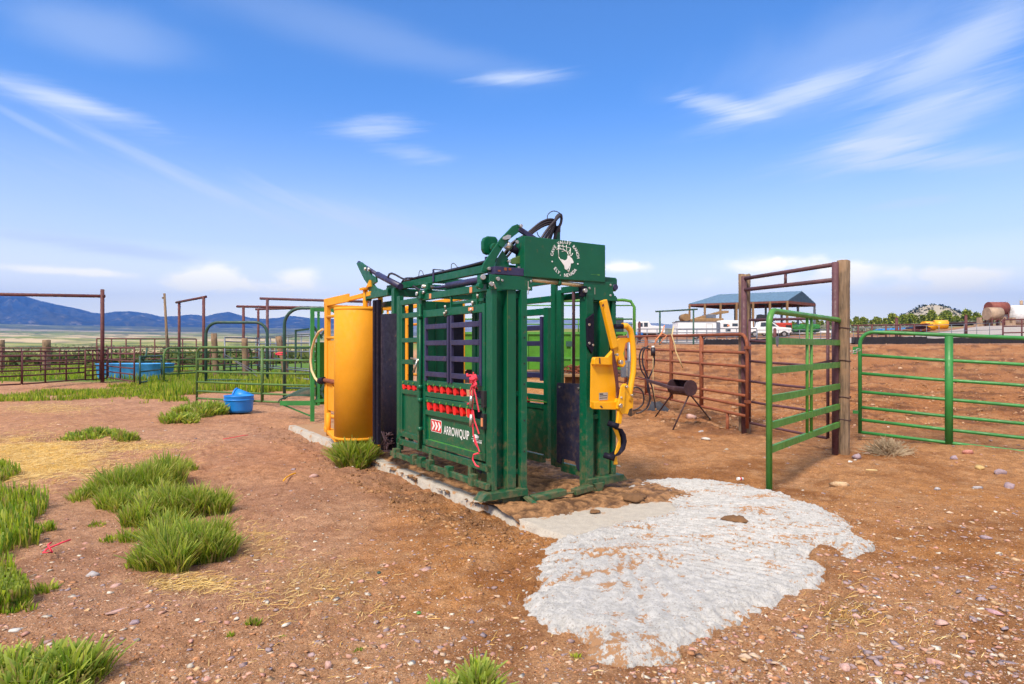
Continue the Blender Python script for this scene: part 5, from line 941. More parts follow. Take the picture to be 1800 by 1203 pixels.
def barn():
    zb=3.0; E=[(1211,534,97),(1385,528,90),(1433,533,95.5)]; P=[at(*e) for e in E]; A_,B_,C_=P; z=B_.z; A_.z=B_.z=C_.z=z; D_=A_+(C_-B_); rg1=(B_+C_)/2; rg0=(A_+D_)/2
    inn=(rg1-rg0).normalized(); r1=rg1.copy(); r0=rg0+inn*2.2; r1.z=r0.z=z+1.55
    base=Vector((A_.x,A_.y,Z(A_.x,A_.y))); t=thing('pole_barn','open sided pole barn with a blue green hipped metal roof on timber posts','barn',base); q=lambda v:v-base
    th=Vector((0,0,.10)); m=MB(); vs=[q(v) for v in (A_,B_,C_,D_,r0,r1)]; vs2=[v-th for v in vs]; m.add(vs+vs2,[(0,1,5,4),(2,3,4,5),(3,0,4),(1,2,5),(7,6,10,11),(9,8,11,10),(6,9,10),(8,7,11),(1,0,6,7),(2,1,7,8),(3,2,8,9),(0,3,9,6)]); m.build('roof',M['roof'],t)
    m=MB()
    for k in range(1,9): a=A_.lerp(B_,k/9); b=D_.lerp(C_,k/9); mid=(a+b)/2; mid.z=z+1.3; m.bar(q(a)-Vector((0,0,.25)),q(mid)-Vector((0,0,.25)),.12,.25); m.bar(q(b)-Vector((0,0,.25)),q(mid)-Vector((0,0,.25)),.12,.25)
    m.bar(q(A_)-Vector((0,0,.22)),q(B_)-Vector((0,0,.22)),.12,.28); m.bar(q(D_)-Vector((0,0,.3)),q(C_)-Vector((0,0,.3)),.12,.5); m.bar(q(B_)-Vector((0,0,.28)),q(C_)-Vector((0,0,.28)),.12,.4); m.bar(q(A_)-Vector((0,0,.28)),q(D_)-Vector((0,0,.28)),.12,.4); m.build('rafters',M['soffit'],t)
    for k in range(7):
        for a,b,mm in ((A_,B_,M['timber']),(D_,C_,M['galv'])):
            p=a.lerp(b,(k+.04)/6.08); MB().bar(q(Vector((p.x,p.y,Z(p.x,p.y)-.3))),q(p)-Vector((0,0,.1)),.26,.26).build('post',mm,t)
    m=MB().bar(q(at(1385,545,92)),q(at(1425,578,94)),.1,.1); m.build('brace',M['timber'],t)
barn()
t=doorway('blue grey pipe doorway in the yard left of the pole barn',[(1160,548),(1219,545)],((1152,548,47),(1226,544,47)),M['teal'],(47,47),.065)
# bunk
def bunk(label,ua,Ya,ub,Yb,h=.55,posts=0):
    a=Vector(((ua-900)/F*Ya,Ya,0)); b=Vector(((ub-900)/F*Yb,Yb,0)); d=b-a; L_=d.length; za=Z(a.x,a.y)-.08; zb=Z(b.x,b.y)-.08; t=thing('feed_bunk',label,'feed bunk',(a.x,a.y,za),math.atan2(d.y,d.x)); s=(zb-za)
    n=24; vs=[];fs=[]
    for k in range(n+1):
        x=L_*k/n; zz=s*k/n+random.uniform(-.03,.03); vs+=[(x,-.35,zz-.1),(x,-.45,zz+h),(x,-.40,zz+h),(x,-.2,zz+.15),(x,.4,zz+.15),(x,.45,zz+h*1.05),(x,.5,zz-.1)]
    for k in range(n):
        for j in range(6): fs.append((7*k+j,7*k+j+1,7*k+7+j+1,7*k+7+j))
    MB().add(vs,fs).build('liner',M['bunk'],t)
    for k in range(posts): x=L_*(k+.5)/posts; MB().tube([(x,.5,s*x/L_-.1),(x,.5,s*x/L_+1.45)],.06,8).build('post',M['rust_dark'],t)
    if posts: MB().tube([(0,.5,1.4),(L_,.5,s+1.4)],.045,8).build('top_pipe',M['rust_dark'],t); MB().tube([(0,.5,.95),(L_,.5,s+.95)],.035,8).build('rail',M['rust_dark'],t)
bunk('black feed bunk behind the rusty gate, left of the tall wooden posts',1238,46,1300,46,.45); bunk('long black feed bunk seen between the two tall wooden posts',1315,46,1478,46.5,.45); bunk('black feed bunk with a brown pipe rail right of the thickest wooden post',1500,44,1625,43,.55,5); bunk('long low black feed bunk running out of the picture on the right',1628,45,1860,42,.45)
def ufence(label,ua,ub,Y0,Y1,h,n,m,r=.05,rails=(1,.6)):
    a=Vector(((ua-900)/F*Y0,Y0,0)); b=Vector(((ub-900)/F*Y1,Y1,0)); za=Z(a.x,a.y);zb=Z(b.x,b.y); gate('yard_fence',label,'fence',a,b,sorted([h*x for x in rails]+[.15]),m,r=r,ups=[k/n for k in range(1,n)],z0=za,z1=zb,foot0=.3,foot1=.3)
ufence('low dark pipe fence in the yard behind the white stock trailer wheels',1120,1330,52,52,1.25,12,M['galv'],.035,(1,.75,.5,.25)); ufence('thin yard fence in front of the pickup and barn',1331,1480,54,54,1.15,8,M['galv'],.025,(1,.5)); ufence('thin yard fence along the pale road on the right',1500,1762,58,56,1.2,12,M['galv'],.022,(1,.5)); ufence('brown pipe fence beside the white tank at the right edge',1763,1900,50,48,1.7,4,M['rust_dark'],.05,(1,.7,.4))
for u,vb,vt,Y,lab in ((1576,594,560,56,'brown steel post in the yard left of the yellow pipes'),(1698,584,555,60,'brown steel post in the yard right of the yellow pipes'),(1362,594,579,50,'short purple post in the road near the pickup'),(1124,583,567,62,'rusty post with a ragged top left of the semi truck')):
    x=(u-900)/F*Y; z=Z(x,Y); tp=at(u,vt,Y); o=MB().tube([(0,0,-.2),(0,0,tp.z-z)],[.14,.12],10).disc((0,0,tp.z-z),(0,0,1),.09,.08).build('steel_post',M['rust_dark'],loc=(x,Y,z)); tag(o,lab,'post')
def tanks():
    x,y,z=ubase(1749,72); t=thing('fuel_tank','tan cylinder fuel tank raised on a rusty leg stand','fuel tank',(x,y,z)); zc=at(1749,552,72).z-z; MB().tube([(-.95,0,zc),(.55,0,zc)],.72,28).build('drum',M['tanktan'],t); MB().tube([(.55,0,zc),(.6,0,zc)],.66,28).build('end_cap',M['tankred'],t)
    for sx in (-.7,.7):
        for sy in (-.5,.5): MB().tube([(sx,sy,-.2),(sx,sy,zc-.45)],.07,8).build('leg',M['rust_dark'],t)
    MB().tube([(-.7,-.5,.2),(0,-.5,zc-.6)],.04,6).tube([(.7,-.5,.2),(0,-.5,zc-.6)],.04,6).build('lattice',M['rust_dark'],t)
    x2=x*(y+2.2)/y+.5; t=thing('fuel_tank','dark red rusty fuel tank on a stand behind the tan tank','fuel tank',(x2,y+2.2,z+.1)); zc=at(1752,550,74).z-z; zc+=.42; MB().tube([(-1.3,0,zc),(.75,0,zc)],.74,28).build('drum',M['tankred'],t); MB().tube([(.75,0,zc),(.8,0,zc)],.66,28).build('end_cap',M['rust_dark'],t)
    for sx in (-.7,.7):
        for sy in (-.5,.5): MB().tube([(sx,sy,-.2),(sx,sy,zc-.5)],.07,8).build('leg',M['rust_dark'],t)
    x,y,z=ubase(1818,74); t=thing('white_tank','large white horizontal tank with a vent pipe at the right edge','tank',(x,y,z)); r=1.12; zc=r+.05
    prof=[(0,-3.0)]+[(r*math.sin(a),-2.6-.4*math.cos(a)) for a in [math.pi/2*k/8 for k in range(1,9)]]+[(r,3)]; MB().lathe(prof,(0,0,zc),48,axis='x').build('drum',M['tankwhite'],t); MB().tube([(-1.5,0,zc+r-.1),(-1.5,0,zc+r+.55)],.16,10).build('filler_cap',M['tanktan'],t); MB().tube([(-.9,0,zc+r-.1),(-.9,0,zc+r+1.1)],.1,10).build('vent_pipe',M['galv'],t); MB().tube([(-1.4,-.2,zc+r),(-1.55,-1.1,zc+r*.6),(-1.55,-r-.03,zc),(-1.5,-r,0)],.04,8).build('hose',M['galv'],t)
    for u,v,lab in ((1727,577,'pile of grey blocks left of the tank stand'),(1768,572,'tan block stack between the tanks')):
        x,y,z=ubase(u,73); m=MB(); 
        for k in range(5): m.box(-.8+.34*k,-.8+.34*k+.36,-.2-.02*k,.3,-.1,.35*(1+(k*2)%3)-.03*k)
        o=m.build('block_pile',M['tanktan'],loc=(x,y,z)); tag(o,lab,'blocks')
tanks()
x,y,z=ubase(1635,88); z+=.1; t=thing('culvert_pipe','left one of the two bright yellow culvert pipes in the yard','pipe',(x,y,z)); MB().tube([(-.95,0,.6),(.7,.3,.6)],.62,26).build('shell',M['yellow2'],t); MB().tube([(.7,.3,.6),(.76,.31,.6)],.5,20).build('dark_bore',M['black'],t)
x,y,z=ubase(1654,88); z+=.1; t=thing('culvert_pipe','right one of the two bright yellow culvert pipes in the yard','pipe',(x,y,z)); MB().tube([(-.75,.4,.6),(.85,0,.6)],.62,26).build('shell',M['yellow2'],t); MB().tube([(-.8,.41,.6),(-.75,.4,.6)],.5,20).build('dark_bore',M['black'],t)
def pile(u,Y,n,L_,m,lab,h=.25):
    x,y,z=ubase(u,Y); b=MB()
    for k in range(n): yy=random.uniform(-.6,.6); zz=.08+h*random.random()*2; b.bar((-L_/2+random.uniform(-.5,.5),yy,zz),(L_/2+random.uniform(-.5,.5),yy+random.uniform(-.5,.5),zz+random.uniform(-.15,.25)),.14,.12)
    o=b.build('lumber_pile',m,loc=(x,y,z)); tag(o,lab,'lumber')
pile(1612,86,26,2.6,M['rust_dark'],'dark stacked pipe pile left of the yellow culvert pipes',.55); pile(1572,84,10,4,M['timber'],'loose lumber heap in the yard above the green corral gate'); pile(1530,82,8,3,M['wood'],'grey scrap board heap in the yard right of the thickest wooden post'); pile(1690,95,14,7,M['iron'],'long dark scrap heap right of the yellow culvert pipes'); pile(1580,95,12,6,M['bluefade'],'bluish scrap metal heap behind the loose lumber'); pile(1441,96,12,8,M['tankwhite'],'pale board stack right of the pole barn')
# ------------------------------------------------------------------ plants
def blades(cx,cy,n_,h,spread,lean=.5,w=.006,heads=.15,zf=None,pal=0,r=None):
    """returns verts, quads, colours for n curved grass blades rooted around points cx,cy"""
    n=n_; r=r or rng; a=r.uniform(0,2*np.pi,n); rad=spread*np.sqrt(r.uniform(0,1,n)); X=cx+rad*np.cos(a); Y=cy+rad*np.sin(a)
    Z=zf if zf is not None and np.ndim(zf) else hgt(X,Y,True)-.01 if zf is None else np.full(n,zf)
    out=rad/max(spread,1e-6) if np.ndim(spread)==0 and spread>0 else r.uniform(0,1,n)
    H_=h*r.uniform(.5,1.2,n)*(1-.30*out**2); da=a+r.normal(0,.8,n); ln=lean*(.15+.75*out**2)*r.uniform(.2,1.4,n)*H_
    t=np.array([0,.35,.7,1.])[:,None]; px=X+np.cos(da)*ln*t**1.8; py=Y+np.sin(da)*ln*t**1.8; pz=Z+H_*(t-.12*lean*t**3)
    fa=r.uniform(0,np.pi,n); wx,wy=np.cos(fa)*w,np.sin(fa)*w; hd=r.uniform(0,1,n)<heads
    ws=np.stack([np.full(n,.8),np.full(n,1.),np.where(hd,2.3,.75),np.where(hd,.9,.08)])*r.uniform(.7,1.3,n)
    A_=np.stack([px-wx*ws,py-wy*ws,pz],-1); B_=np.stack([px+wx*ws,py+wy*ws,pz],-1); V=np.stack([A_,B_],2).transpose(1,0,2,3).reshape(-1,3)
    i=np.arange(n)[:,None]*8; q=np.array([[0,1,3,2],[2,3,5,4],[4,5,7,6]]); f=(i[:,:,None]+q[None]).reshape(-1,4)
    g0=np.array([(.24,.38,.02),(.38,.48,.03),(.13,.26,.02),(.50,.53,.07)]); ci=r.integers(0,4,n); c=g0[ci]*r.uniform(.75,1.25,(n,1)); dry=r.uniform(0,1,n)<(.10+.12*out); c=np.where(dry[:,None],np.array((.42,.32,.12)),c)
    tt=np.repeat(np.array([0,0,1,1,2,2,3,3])/3.,1); col=c[:,None,:]*np.ones((1,8,1)); tip=(np.array((.42,.50,.12))*r.uniform(.8,1.2,(n,1)))[:,None,:]
    k=(hd[:,None]*np.clip(tt-.5,0,1)[None]*1.6)[...,None]; col=col*(1-k)+tip*k; k=(np.clip(.22-tt,0,1)*2.2)[None,:,None]; col=col*(1-k)+np.array((.45,.40,.13))*k
    return V,f,col.reshape(-1,3)
def join(parts):
    V=[];Fc=[];Cc=[];o=0
    for v,f,c in parts: V.append(v);Fc.append(f+o);Cc.append(c);o+=len(v)
    return np.concatenate(V),np.concatenate(Fc),np.concatenate(Cc)
def clump(name,label,subs,cat='grass clump',w=.0029,heads=.35,lean=.8):
    base=subs[0]; b=np.array([base[0],base[1],0.]); parts=[]
    for x,y,s,h,n in subs:
        k=max(1,int(4+s*34)) if n>100 else 1
        for j in range(k):
            a=rng.uniform(0,6.28); q=s*math.sqrt(rng.uniform(0,1))*(k>1)*.85; parts.append(blades(x+q*math.cos(a),y+q*math.sin(a),max(8,int(n*(1.7 if n>100 else 1)/k*rng.uniform(.5,1.5))),h*rng.uniform(.55,1.1)*(1-.25*q/s),s*(.30 if k>1 else 1),lean,w,heads))
    v,f,c=join(parts); o=mesh_np(name,v-b,f,M['grass'],col=c,loc=tuple(b)); tag(o,label,cat)
def gs(u,v,s,h,n): p=G(u,v,-.03); return (p.x,p.y,s,h,n)
clump('grass_clump','nearest large green foxtail grass clump left of the bare dirt',[gs(318,985,.26,.36,2600),gs(355,972,.22,.35,1800),gs(300,955,.18,.3,800),gs(275,985,.14,.24,500),gs(240,995,.08,.16,160)])
clump('grass_clump','middle green foxtail grass clump behind the nearest large one',[gs(310,905,.28,.35,2400),gs(355,900,.22,.35,1600),gs(270,890,.2,.3,800),gs(255,920,.18,.28,700),gs(235,940,.12,.15,200)])
clump('grass_clump','farther wide green grass clump at the top left of the foxtail group',[gs(240,865,.36,.38,2800),gs(280,850,.32,.40,1900),gs(225,890,.2,.28,600),gs(170,872,.22,.22,500),gs(200,885,.22,.25,600),gs(325,822,.16,.2,250)])
clump('grass_clump','green grass clump at the bottom left corner with long pale seed heads',[gs(60,1215,.26,.19,800),gs(120,1200,.14,.25,220),gs(20,1215,.3,.2,600)],heads=.6,lean=1.0,w=.004)
clump('grass_clump','blurred green grass clump cut by the bottom edge of the picture',[gs(815,1235,.14,.20,420),gs(862,1230,.10,.20,260),gs(775,1240,.08,.18,160)],heads=.7,lean=.9,w=.004)
clump('grass_clump','bright green grass clump against the slab beside the yellow cage',[gs(625,812,.24,.46,1700),gs(606,805,.2,.36,700),gs(646,806,.14,.4,500)],w=.006,lean=.9)
clump('grass_clump','leafy green grass clump in front of the olive gate left end',[gs(352,728,.55,.42,1500),gs(322,740,.4,.3,700),gs(385,724,.35,.28,400)],w=.012)
clump('grass_clump','low green grass patch at the edge of the yellow straw',[gs(160,766,.45,.20,700),gs(190,764,.3,.16,300),gs(140,770,.2,.14,150)],w=.008)
clump('grass_clump','small spiky tuft right of the yellow straw',[gs(216,774,.22,.25,320)],w=.006)
for u,v,s,h,n,lab in ((445,1098,.035,.07,110,'tiny green tuft on the bare dirt below the large clumps'),(405,1115,.02,.04,40,'tiny dried tuft left of the tiny green tuft'),(498,1117,.018,.03,40,'tiny green sprout at the centre of the bare foreground dirt'),(631,1140,.02,.035,60,'tiny dark green sprout nearer the bottom grass clump'),(1012,1150,.025,.045,90,'tiny green tuft at the near edge of the rough concrete'),(200,940,.10,.10,90,'small green tuft left of the middle foxtail clump'),(170,918,.07,.09,70,'small sparse tuft above the pink twine'),(75,930,.10,.12,120,'small green tuft right of the left edge grass'),(80,1040,.06,.08,60,'sparse tuft near the grey stone at left'),(45,1080,.10,.10,110,'low tuft left of the flat pink stone'),(1620,770,.16,.10,120,'sparse green tuft under the bright green corral gate')):
    clump('grass_tuft',lab,[gs(u,v,s,h,n)],'grass tuft',w=.003 if s<.05 else .005,heads=.1)
def area(name,label,polys,n,h,w,hd=.1,lean=.6,dens=2.):
    P=[[tuple(G(u,v,-.02)[:2]) for u,v in p] for p in polys]; parts=[]
    for poly in P:
        xs=[p[0] for p in poly]; ys=[p[1] for p in poly]; k=n*3; x=rng.uniform(min(xs),max(xs),k); y=rng.uniform(min(ys),max(ys),k); s=sdf(x,y,poly)/(max(ys)*.06)
        keep=(s+(fbm(x*.9,y*.9,4,141)-.56)*dens)>0; x=x[keep][:n]; y=y[keep][:n]
        cl=fbm(x*.8,y*.8,3,143); hh=h*(.45+1.1*cl); v,f,c=blades(x,y,len(x),1.,0.0,lean,w,hd,hgt(x,y,False)-.03) if False else blades_xy(x,y,hh,lean,w,hd)
        parts.append((v,f,c))
    v,f,c=join(parts); o=mesh_np(name,v,f,M['grass'],col=c); tag(o,label,'grass',kind='stuff')
def blades_xy(x,y,h,lean,w,hd):
    n=len(x); z=hgt(x,y,False)-.03; v,f,c=blades(x,y,n,1.,1e-9,lean,w,hd,z)
    v=v.reshape(n,8,3); v[:,:,2]=z[:,None]+(v[:,:,2]-z[:,None])*h[:,None]; v[:,:,0]=x[:,None]+(v[:,:,0]-x[:,None])*np.where(np.abs(v[:,:,0]-x[:,None])>.03,h[:,None],1); v[:,:,1]=y[:,None]+(v[:,:,1]-y[:,None])*np.where(np.abs(v[:,:,1]-y[:,None])>.03,h[:,None],1)
    return v.reshape(-1,3),f,c
area('left_edge_grass','tall uneven grass along the left edge of the dirt','' or [[(-120,830),(10,818),(38,850),(48,905),(78,925),(60,960),(85,985),(70,1015),(20,1030),(-120,1060)],[(-60,1060),(20,1045),(44,1065),(15,1085),(-60,1090)]],13000,.20,.006,.25,.6,2.8)
area('fence_grass','rough green grass strip in front of the brown fence and green gates',[[(-60,712),(0,706),(100,696),(190,704),(345,698),(345,684),(560,690),(560,668),(330,664),(230,675),(150,683),(60,692),(-60,701)]],30000,.20,.014,.05,.7,2.6)
area('pen_grass','patchy green grass behind the olive gate',[[(300,700),(350,690),(470,688),(545,680),(552,662),(330,662),(290,668)]],18000,.42,.02,.05,.7,1.8)
area('field_grass','green pasture grass beyond the brown fence',[[(-200,676),(190,664),(290,666),(290,640),(-200,640)]],42000,.32,.035,.05,.7,3.)
def tumbleweed():
    b=G(1561,800); t=MB()
    for k in range(420):
        a=random.uniform(0,6.28); e=random.uniform(.05,1.45); r=random.uniform(.6,1.); p=Vector((math.cos(a)*math.cos(e)*.40*r,math.sin(a)*math.cos(e)*.28*r,math.sin(e)*.27*r)); q=p+Vector((random.uniform(-.07,.07),random.uniform(-.07,.07),random.uniform(-.05,.05))); s=p*random.uniform(.3,.75); t.tube([s,p,q],[.004,.003,.002],4,caps=False)
    o=t.build('tumbleweed',M['tumble'],loc=(b.x,b.y,-.02)); tag(o,'dry pale tumbleweed mound under the left end of the bright green gate','tumbleweed')
tumbleweed()
# junipers
def juniper_mesh(seed,h=3.2):
    r=np.random.default_rng(seed); n=900; a=r.uniform(0,2*np.pi,n); z=r.uniform(.06,1,n); R_=np.sqrt(np.clip(1-((z-.42)/.62)**2,0.02,1))*(.62+.22*np.sin(3*a+seed)+.12*np.sin(7*z*6+a*2)); rad=R_*r.uniform(.45,1.,n)**.5
    c=np.stack([rad*np.cos(a)*h*.42,rad*np.sin(a)*h*.42,z*h],-1); k=r.normal(0,1,(n,3,3))*h*.055; v=(c[:,None]+k).reshape(-1,3); v[:,2]=np.maximum(v[:,2],.03); f=np.arange(n*3).reshape(-1,3)
    cc=np.array([(.14,.20,.03),(.26,.30,.035),(.08,.13,.025),(.36,.38,.06)])[r.integers(0,4,n)]*r.uniform(.7,1.3,(n,1)); return v,f,np.repeat(cc,3,0)
prot=[]
for s in range(4):
    v,f,c=juniper_mesh(s); o=mesh_np('crown',v,f,M['leaf'],col=c); prot.append(o)
tr=MB().tube([(0,0,-.4),(.03,0,.5),(0,.05,1.4)],[.16,.12,.05],7); trunk=tr.build('trunk',M['bark'])
first=[True]*4; used_tr=[False]
def juniper(x,y,s,k,grp,lab):
    t=thing('juniper_tree',lab,'tree',(x,y,hz(x,y)-.1),random.uniform(0,6),grp); t.scale=(s,s,s*random.uniform(.85,1.1)); c=prot[k] if first[k] else prot[k].copy()
    if not first[k]: C.objects.link(c)
    first[k]=False; c.parent=t; q=trunk if not used_tr[0] else trunk.copy()
    if used_tr[0]: C.objects.link(q)
    used_tr[0]=True; q.parent=t
def where(u,low=False):
    for a,w in ((1440,'right of the pole barn'),(1500,'behind the thickest wooden post'),(1560,'between the thickest post and the lumber heap'),(1620,'at the left foot of the pale hill'),(1660,'directly above the yellow culvert pipes'),(1700,'in front of the pale hill right flank'),(1740,'left of the fuel tanks'),(9999,'behind the fuel tanks and white tank')):
        if u<a: return ('junipers '+w+(', low row' if low else ''),('low' if low else 'bushy')+' olive green juniper '+w)
for i in range(64):
    u=1440+i*5.6+random.uniform(-5,5); Y=random.uniform(225,275)
    if 1380<u<1810: juniper((u-900)/F*Y,Y,random.uniform(1.0,1.6)*(1.2 if 1560<u<1740 else .95),i%4,*where(u))
for i in range(14):
    u=random.uniform(1380,1520); Y=random.uniform(200,260); juniper((u-900)/F*Y,Y,random.uniform(.5,.9),i%4,*where(u,True))
def scatter_shrubs(name,label,n,urange,Yr,size,cols,seed,cond=None,faces=10):
    r=np.random.default_rng(seed); Y=Yr[0]*(Yr[1]/Yr[0])**r.uniform(0,1,n); U=r.uniform(*urange,n); X=(U-900)/F*Y
    if cond is not None: k=cond(X,Y,U); X,Y,U=X[k],Y[k],U[k]
    n=len(X); Zs=hgt(X,Y,False); S_=size*r.uniform(.6,1.4,n); d=r.normal(0,1,(n,faces,3)); d/=np.linalg.norm(d,axis=-1,keepdims=True); d[...,2]=np.abs(d[...,2])*.9+.1; cen=np.stack([X,Y,Zs],-1)[:,None]+d*(S_[:,None,None]*.6); v=cen[:,:,None]+r.normal(0,.36,(n,faces,3,3))*S_[:,None,None,None]; v=v.reshape(-1,3); f=np.arange(len(v)).reshape(-1,3)
    c=np.array(cols)[r.integers(0,len(cols),n)]*r.uniform(.75,1.25,(n,1)); c=np.repeat(c,faces*3,0); o=mesh_np(name,v,f,M['leaf'],col=c); tag(o,label,'shrubs',kind='stuff')
scatter_shrubs('sagebrush','pale grey green sagebrush on the flat beyond the yard',2600,(1380,1900),(112,240),.55,[(.20,.22,.15),(.25,.26,.2),(.13,.15,.08),(.3,.27,.2)],5)
scatter_shrubs('hill_junipers','dark dots of juniper on the pale far hill',1500,(1540,1900),(900,1700),3.0,[(.02,.035,.018),(.035,.05,.02)],6,lambda X,Y,U:hgt(X,Y,False)>16)
scatter_shrubs('valley_shrubs','dense green and yellow brush across the valley at left',9000,(-60,640),(90,900),1.3,[(.10,.14,.03),(.16,.17,.04),(.07,.10,.03)],7,lambda X,Y,U:fbm(X/120,Y/60,4,151)>.48,6)
# ------------------------------------------------------------------ stones and litter
def ico(sub=1):
    p=(1+5**.5)/2; v=np.array([(-1,p,0),(1,p,0),(-1,-p,0),(1,-p,0),(0,-1,p),(0,1,p),(0,-1,-p),(0,1,-p),(p,0,-1),(p,0,1),(-p,0,-1),(-p,0,1)],float); v/=np.linalg.norm(v[0])
    f=[(0,11,5),(0,5,1),(0,1,7),(0,7,10),(0,10,11),(1,5,9),(5,11,4),(11,10,2),(10,7,6),(7,1,8),(3,9,4),(3,4,2),(3,2,6),(3,6,8),(3,8,9),(4,9,5),(2,4,11),(6,2,10),(8,6,7),(9,8,1)]
    for _ in range(sub-1):
        nf=[];v=list(map(tuple,v));mp={}
        def md(a,b):
            k=(min(a,b),max(a,b))
            if k not in mp: m=(np.array(v[a])+np.array(v[b]))/2; m/=np.linalg.norm(m); mp[k]=len(v); v.append(tuple(m))
            return mp[k]
        for a,b,c in f: x,y,z=md(a,b),md(b,c),md(c,a); nf+=[(a,x,z),(b,y,x),(c,z,y),(x,y,z)]
        f=nf; v=np.array(v)
    return v,np.array(f)
SC=[(.55,.32,.24),(.50,.27,.22),(.38,.27,.27),(.52,.38,.28),(.62,.55,.46),(.32,.25,.27),(.45,.22,.11),(.55,.36,.20),(.42,.28,.20)]
def stones(name,label,n,ur,vr,smin,smax,seed,pw=3.2,cols=SC,kind='stuff',cond=None,flat=.42):
    r=np.random.default_rng(seed); U=r.uniform(*ur,n); V=r.uniform(*vr,n); Y=H*F/(V-V0); X=(U-900)/F*Y
    s=smin+(smax-smin)*r.uniform(0,1,n)**pw; lx,ly=loc_xy(X,Y); k=~((lx>-.05)&(lx<2)&(ly>-1.15)&(ly<7.6)); k&=sdf(X,Y,APR)<-.02
    if cond is not None: k&=cond(X,Y,U,V)
    X,Y,s=X[k],Y[k],s[k]; parts=[]; pid=r.integers(0,7,len(X))
    for p in range(7):
        m_=pid==p; x0,y0,s0=X[m_],Y[m_],s[m_]; n=len(x0); bv,bf=hull(seed*10+p,11); Zs=hgt(x0,y0)
        sc=np.stack([s0*r.uniform(.7,1.5,n),s0*r.uniform(.6,1.1,n),s0*r.uniform(.22,flat+.15,n)],-1); v=bv[None]*sc[:,None]; a=r.uniform(0,2*np.pi,n); ca,sa=np.cos(a)[:,None],np.sin(a)[:,None]; x=v[...,0]*ca-v[...,1]*sa; y=v[...,0]*sa+v[...,1]*ca; v=np.stack([x+x0[:,None],y+y0[:,None],v[...,2]+Zs[:,None]+sc[:,None,2]*.15],-1)
        c=np.repeat(np.array(cols)[r.integers(0,len(cols),n)]*r.uniform(.75,1.15,(n,1)),len(bv),0); parts.append((v.reshape(-1,3),(np.arange(n)[:,None,None]*len(bv)+bf[None]).reshape(-1,3),c))
    v,f,c=join(parts); o=mesh_np(name,v,f,M['stone'],col=c); tag(o,label,'gravel',kind=kind)
stones('gravel','scattered pink, purple and white gravel over the dirt',13000,(-100,1900),(840,1290),.004,.026,11,4.2)
stones('gravel','dense pale pebbles in the lower right of the yard',4600,(1150,1950),(880,1290),.005,.034,12,4.)
stones('gravel','small stones over the dirt farther back',1300,(-100,1900),(690,820),.01,.045,13,4.5)
stones('grit','fine grit and crumbs over the foreground dirt',26000,(-100,1900),(860,1290),.002,.010,14,1.8,[(.55,.38,.28),(.45,.22,.11),(.28,.12,.05),(.20,.085,.04),(.5,.3,.2),(.36,.17,.08)],flat=.9)
stones('dirt_clods','dark crumbly clods along the slab edge',8000,(380,960),(740,950),.006,.032,15,3.5,[(.20,.10,.045),(.30,.155,.065),(.38,.21,.10)],cond=lambda X,Y,U,V:(lambda lx,ly:(lx>-.95+.5*fbm(X*3,Y*3,3,161))&(lx<0)&(ly>-1.2))(*loc_xy(X,Y)),flat=.9)
stones('pen_clods','lumpy brown clods in the pen on the right',5000,(1120,1900),(618,760),.015,.07,16,4.,[(.25,.12,.05),(.36,.18,.08),(.50,.31,.19),(.40,.22,.12)],flat=.8)
def rock(u,v,sx,sy,sz,col,lab,rot=0.,z=0):
    r=np.random.default_rng(int(u*7+v)); bv,bf=hull(int(u*7+v),22); vv=bv*np.array([sx,sy,sz]); ca,sa=math.cos(rot),math.sin(rot); vv=np.stack([vv[:,0]*ca-vv[:,1]*sa,vv[:,0]*sa+vv[:,1]*ca,vv[:,2]],-1)
    b=G(u,v,-.02); hh=float(hgt(np.array([b.x]),np.array([b.y]))[0]); c=np.array(col)*np.ones((len(vv),3))*r.uniform(.85,1.1,(len(vv),1)); o=mesh_np('rock',vv,bf,M['stone'],col=c,loc=(b.x,b.y,hh+sz*.25)); tag(o,lab,'rock')
PK=(.52,.33,.29);PU=(.34,.26,.30);GR=(.42,.40,.42);TN=(.52,.36,.22);WH=(.6,.57,.54)
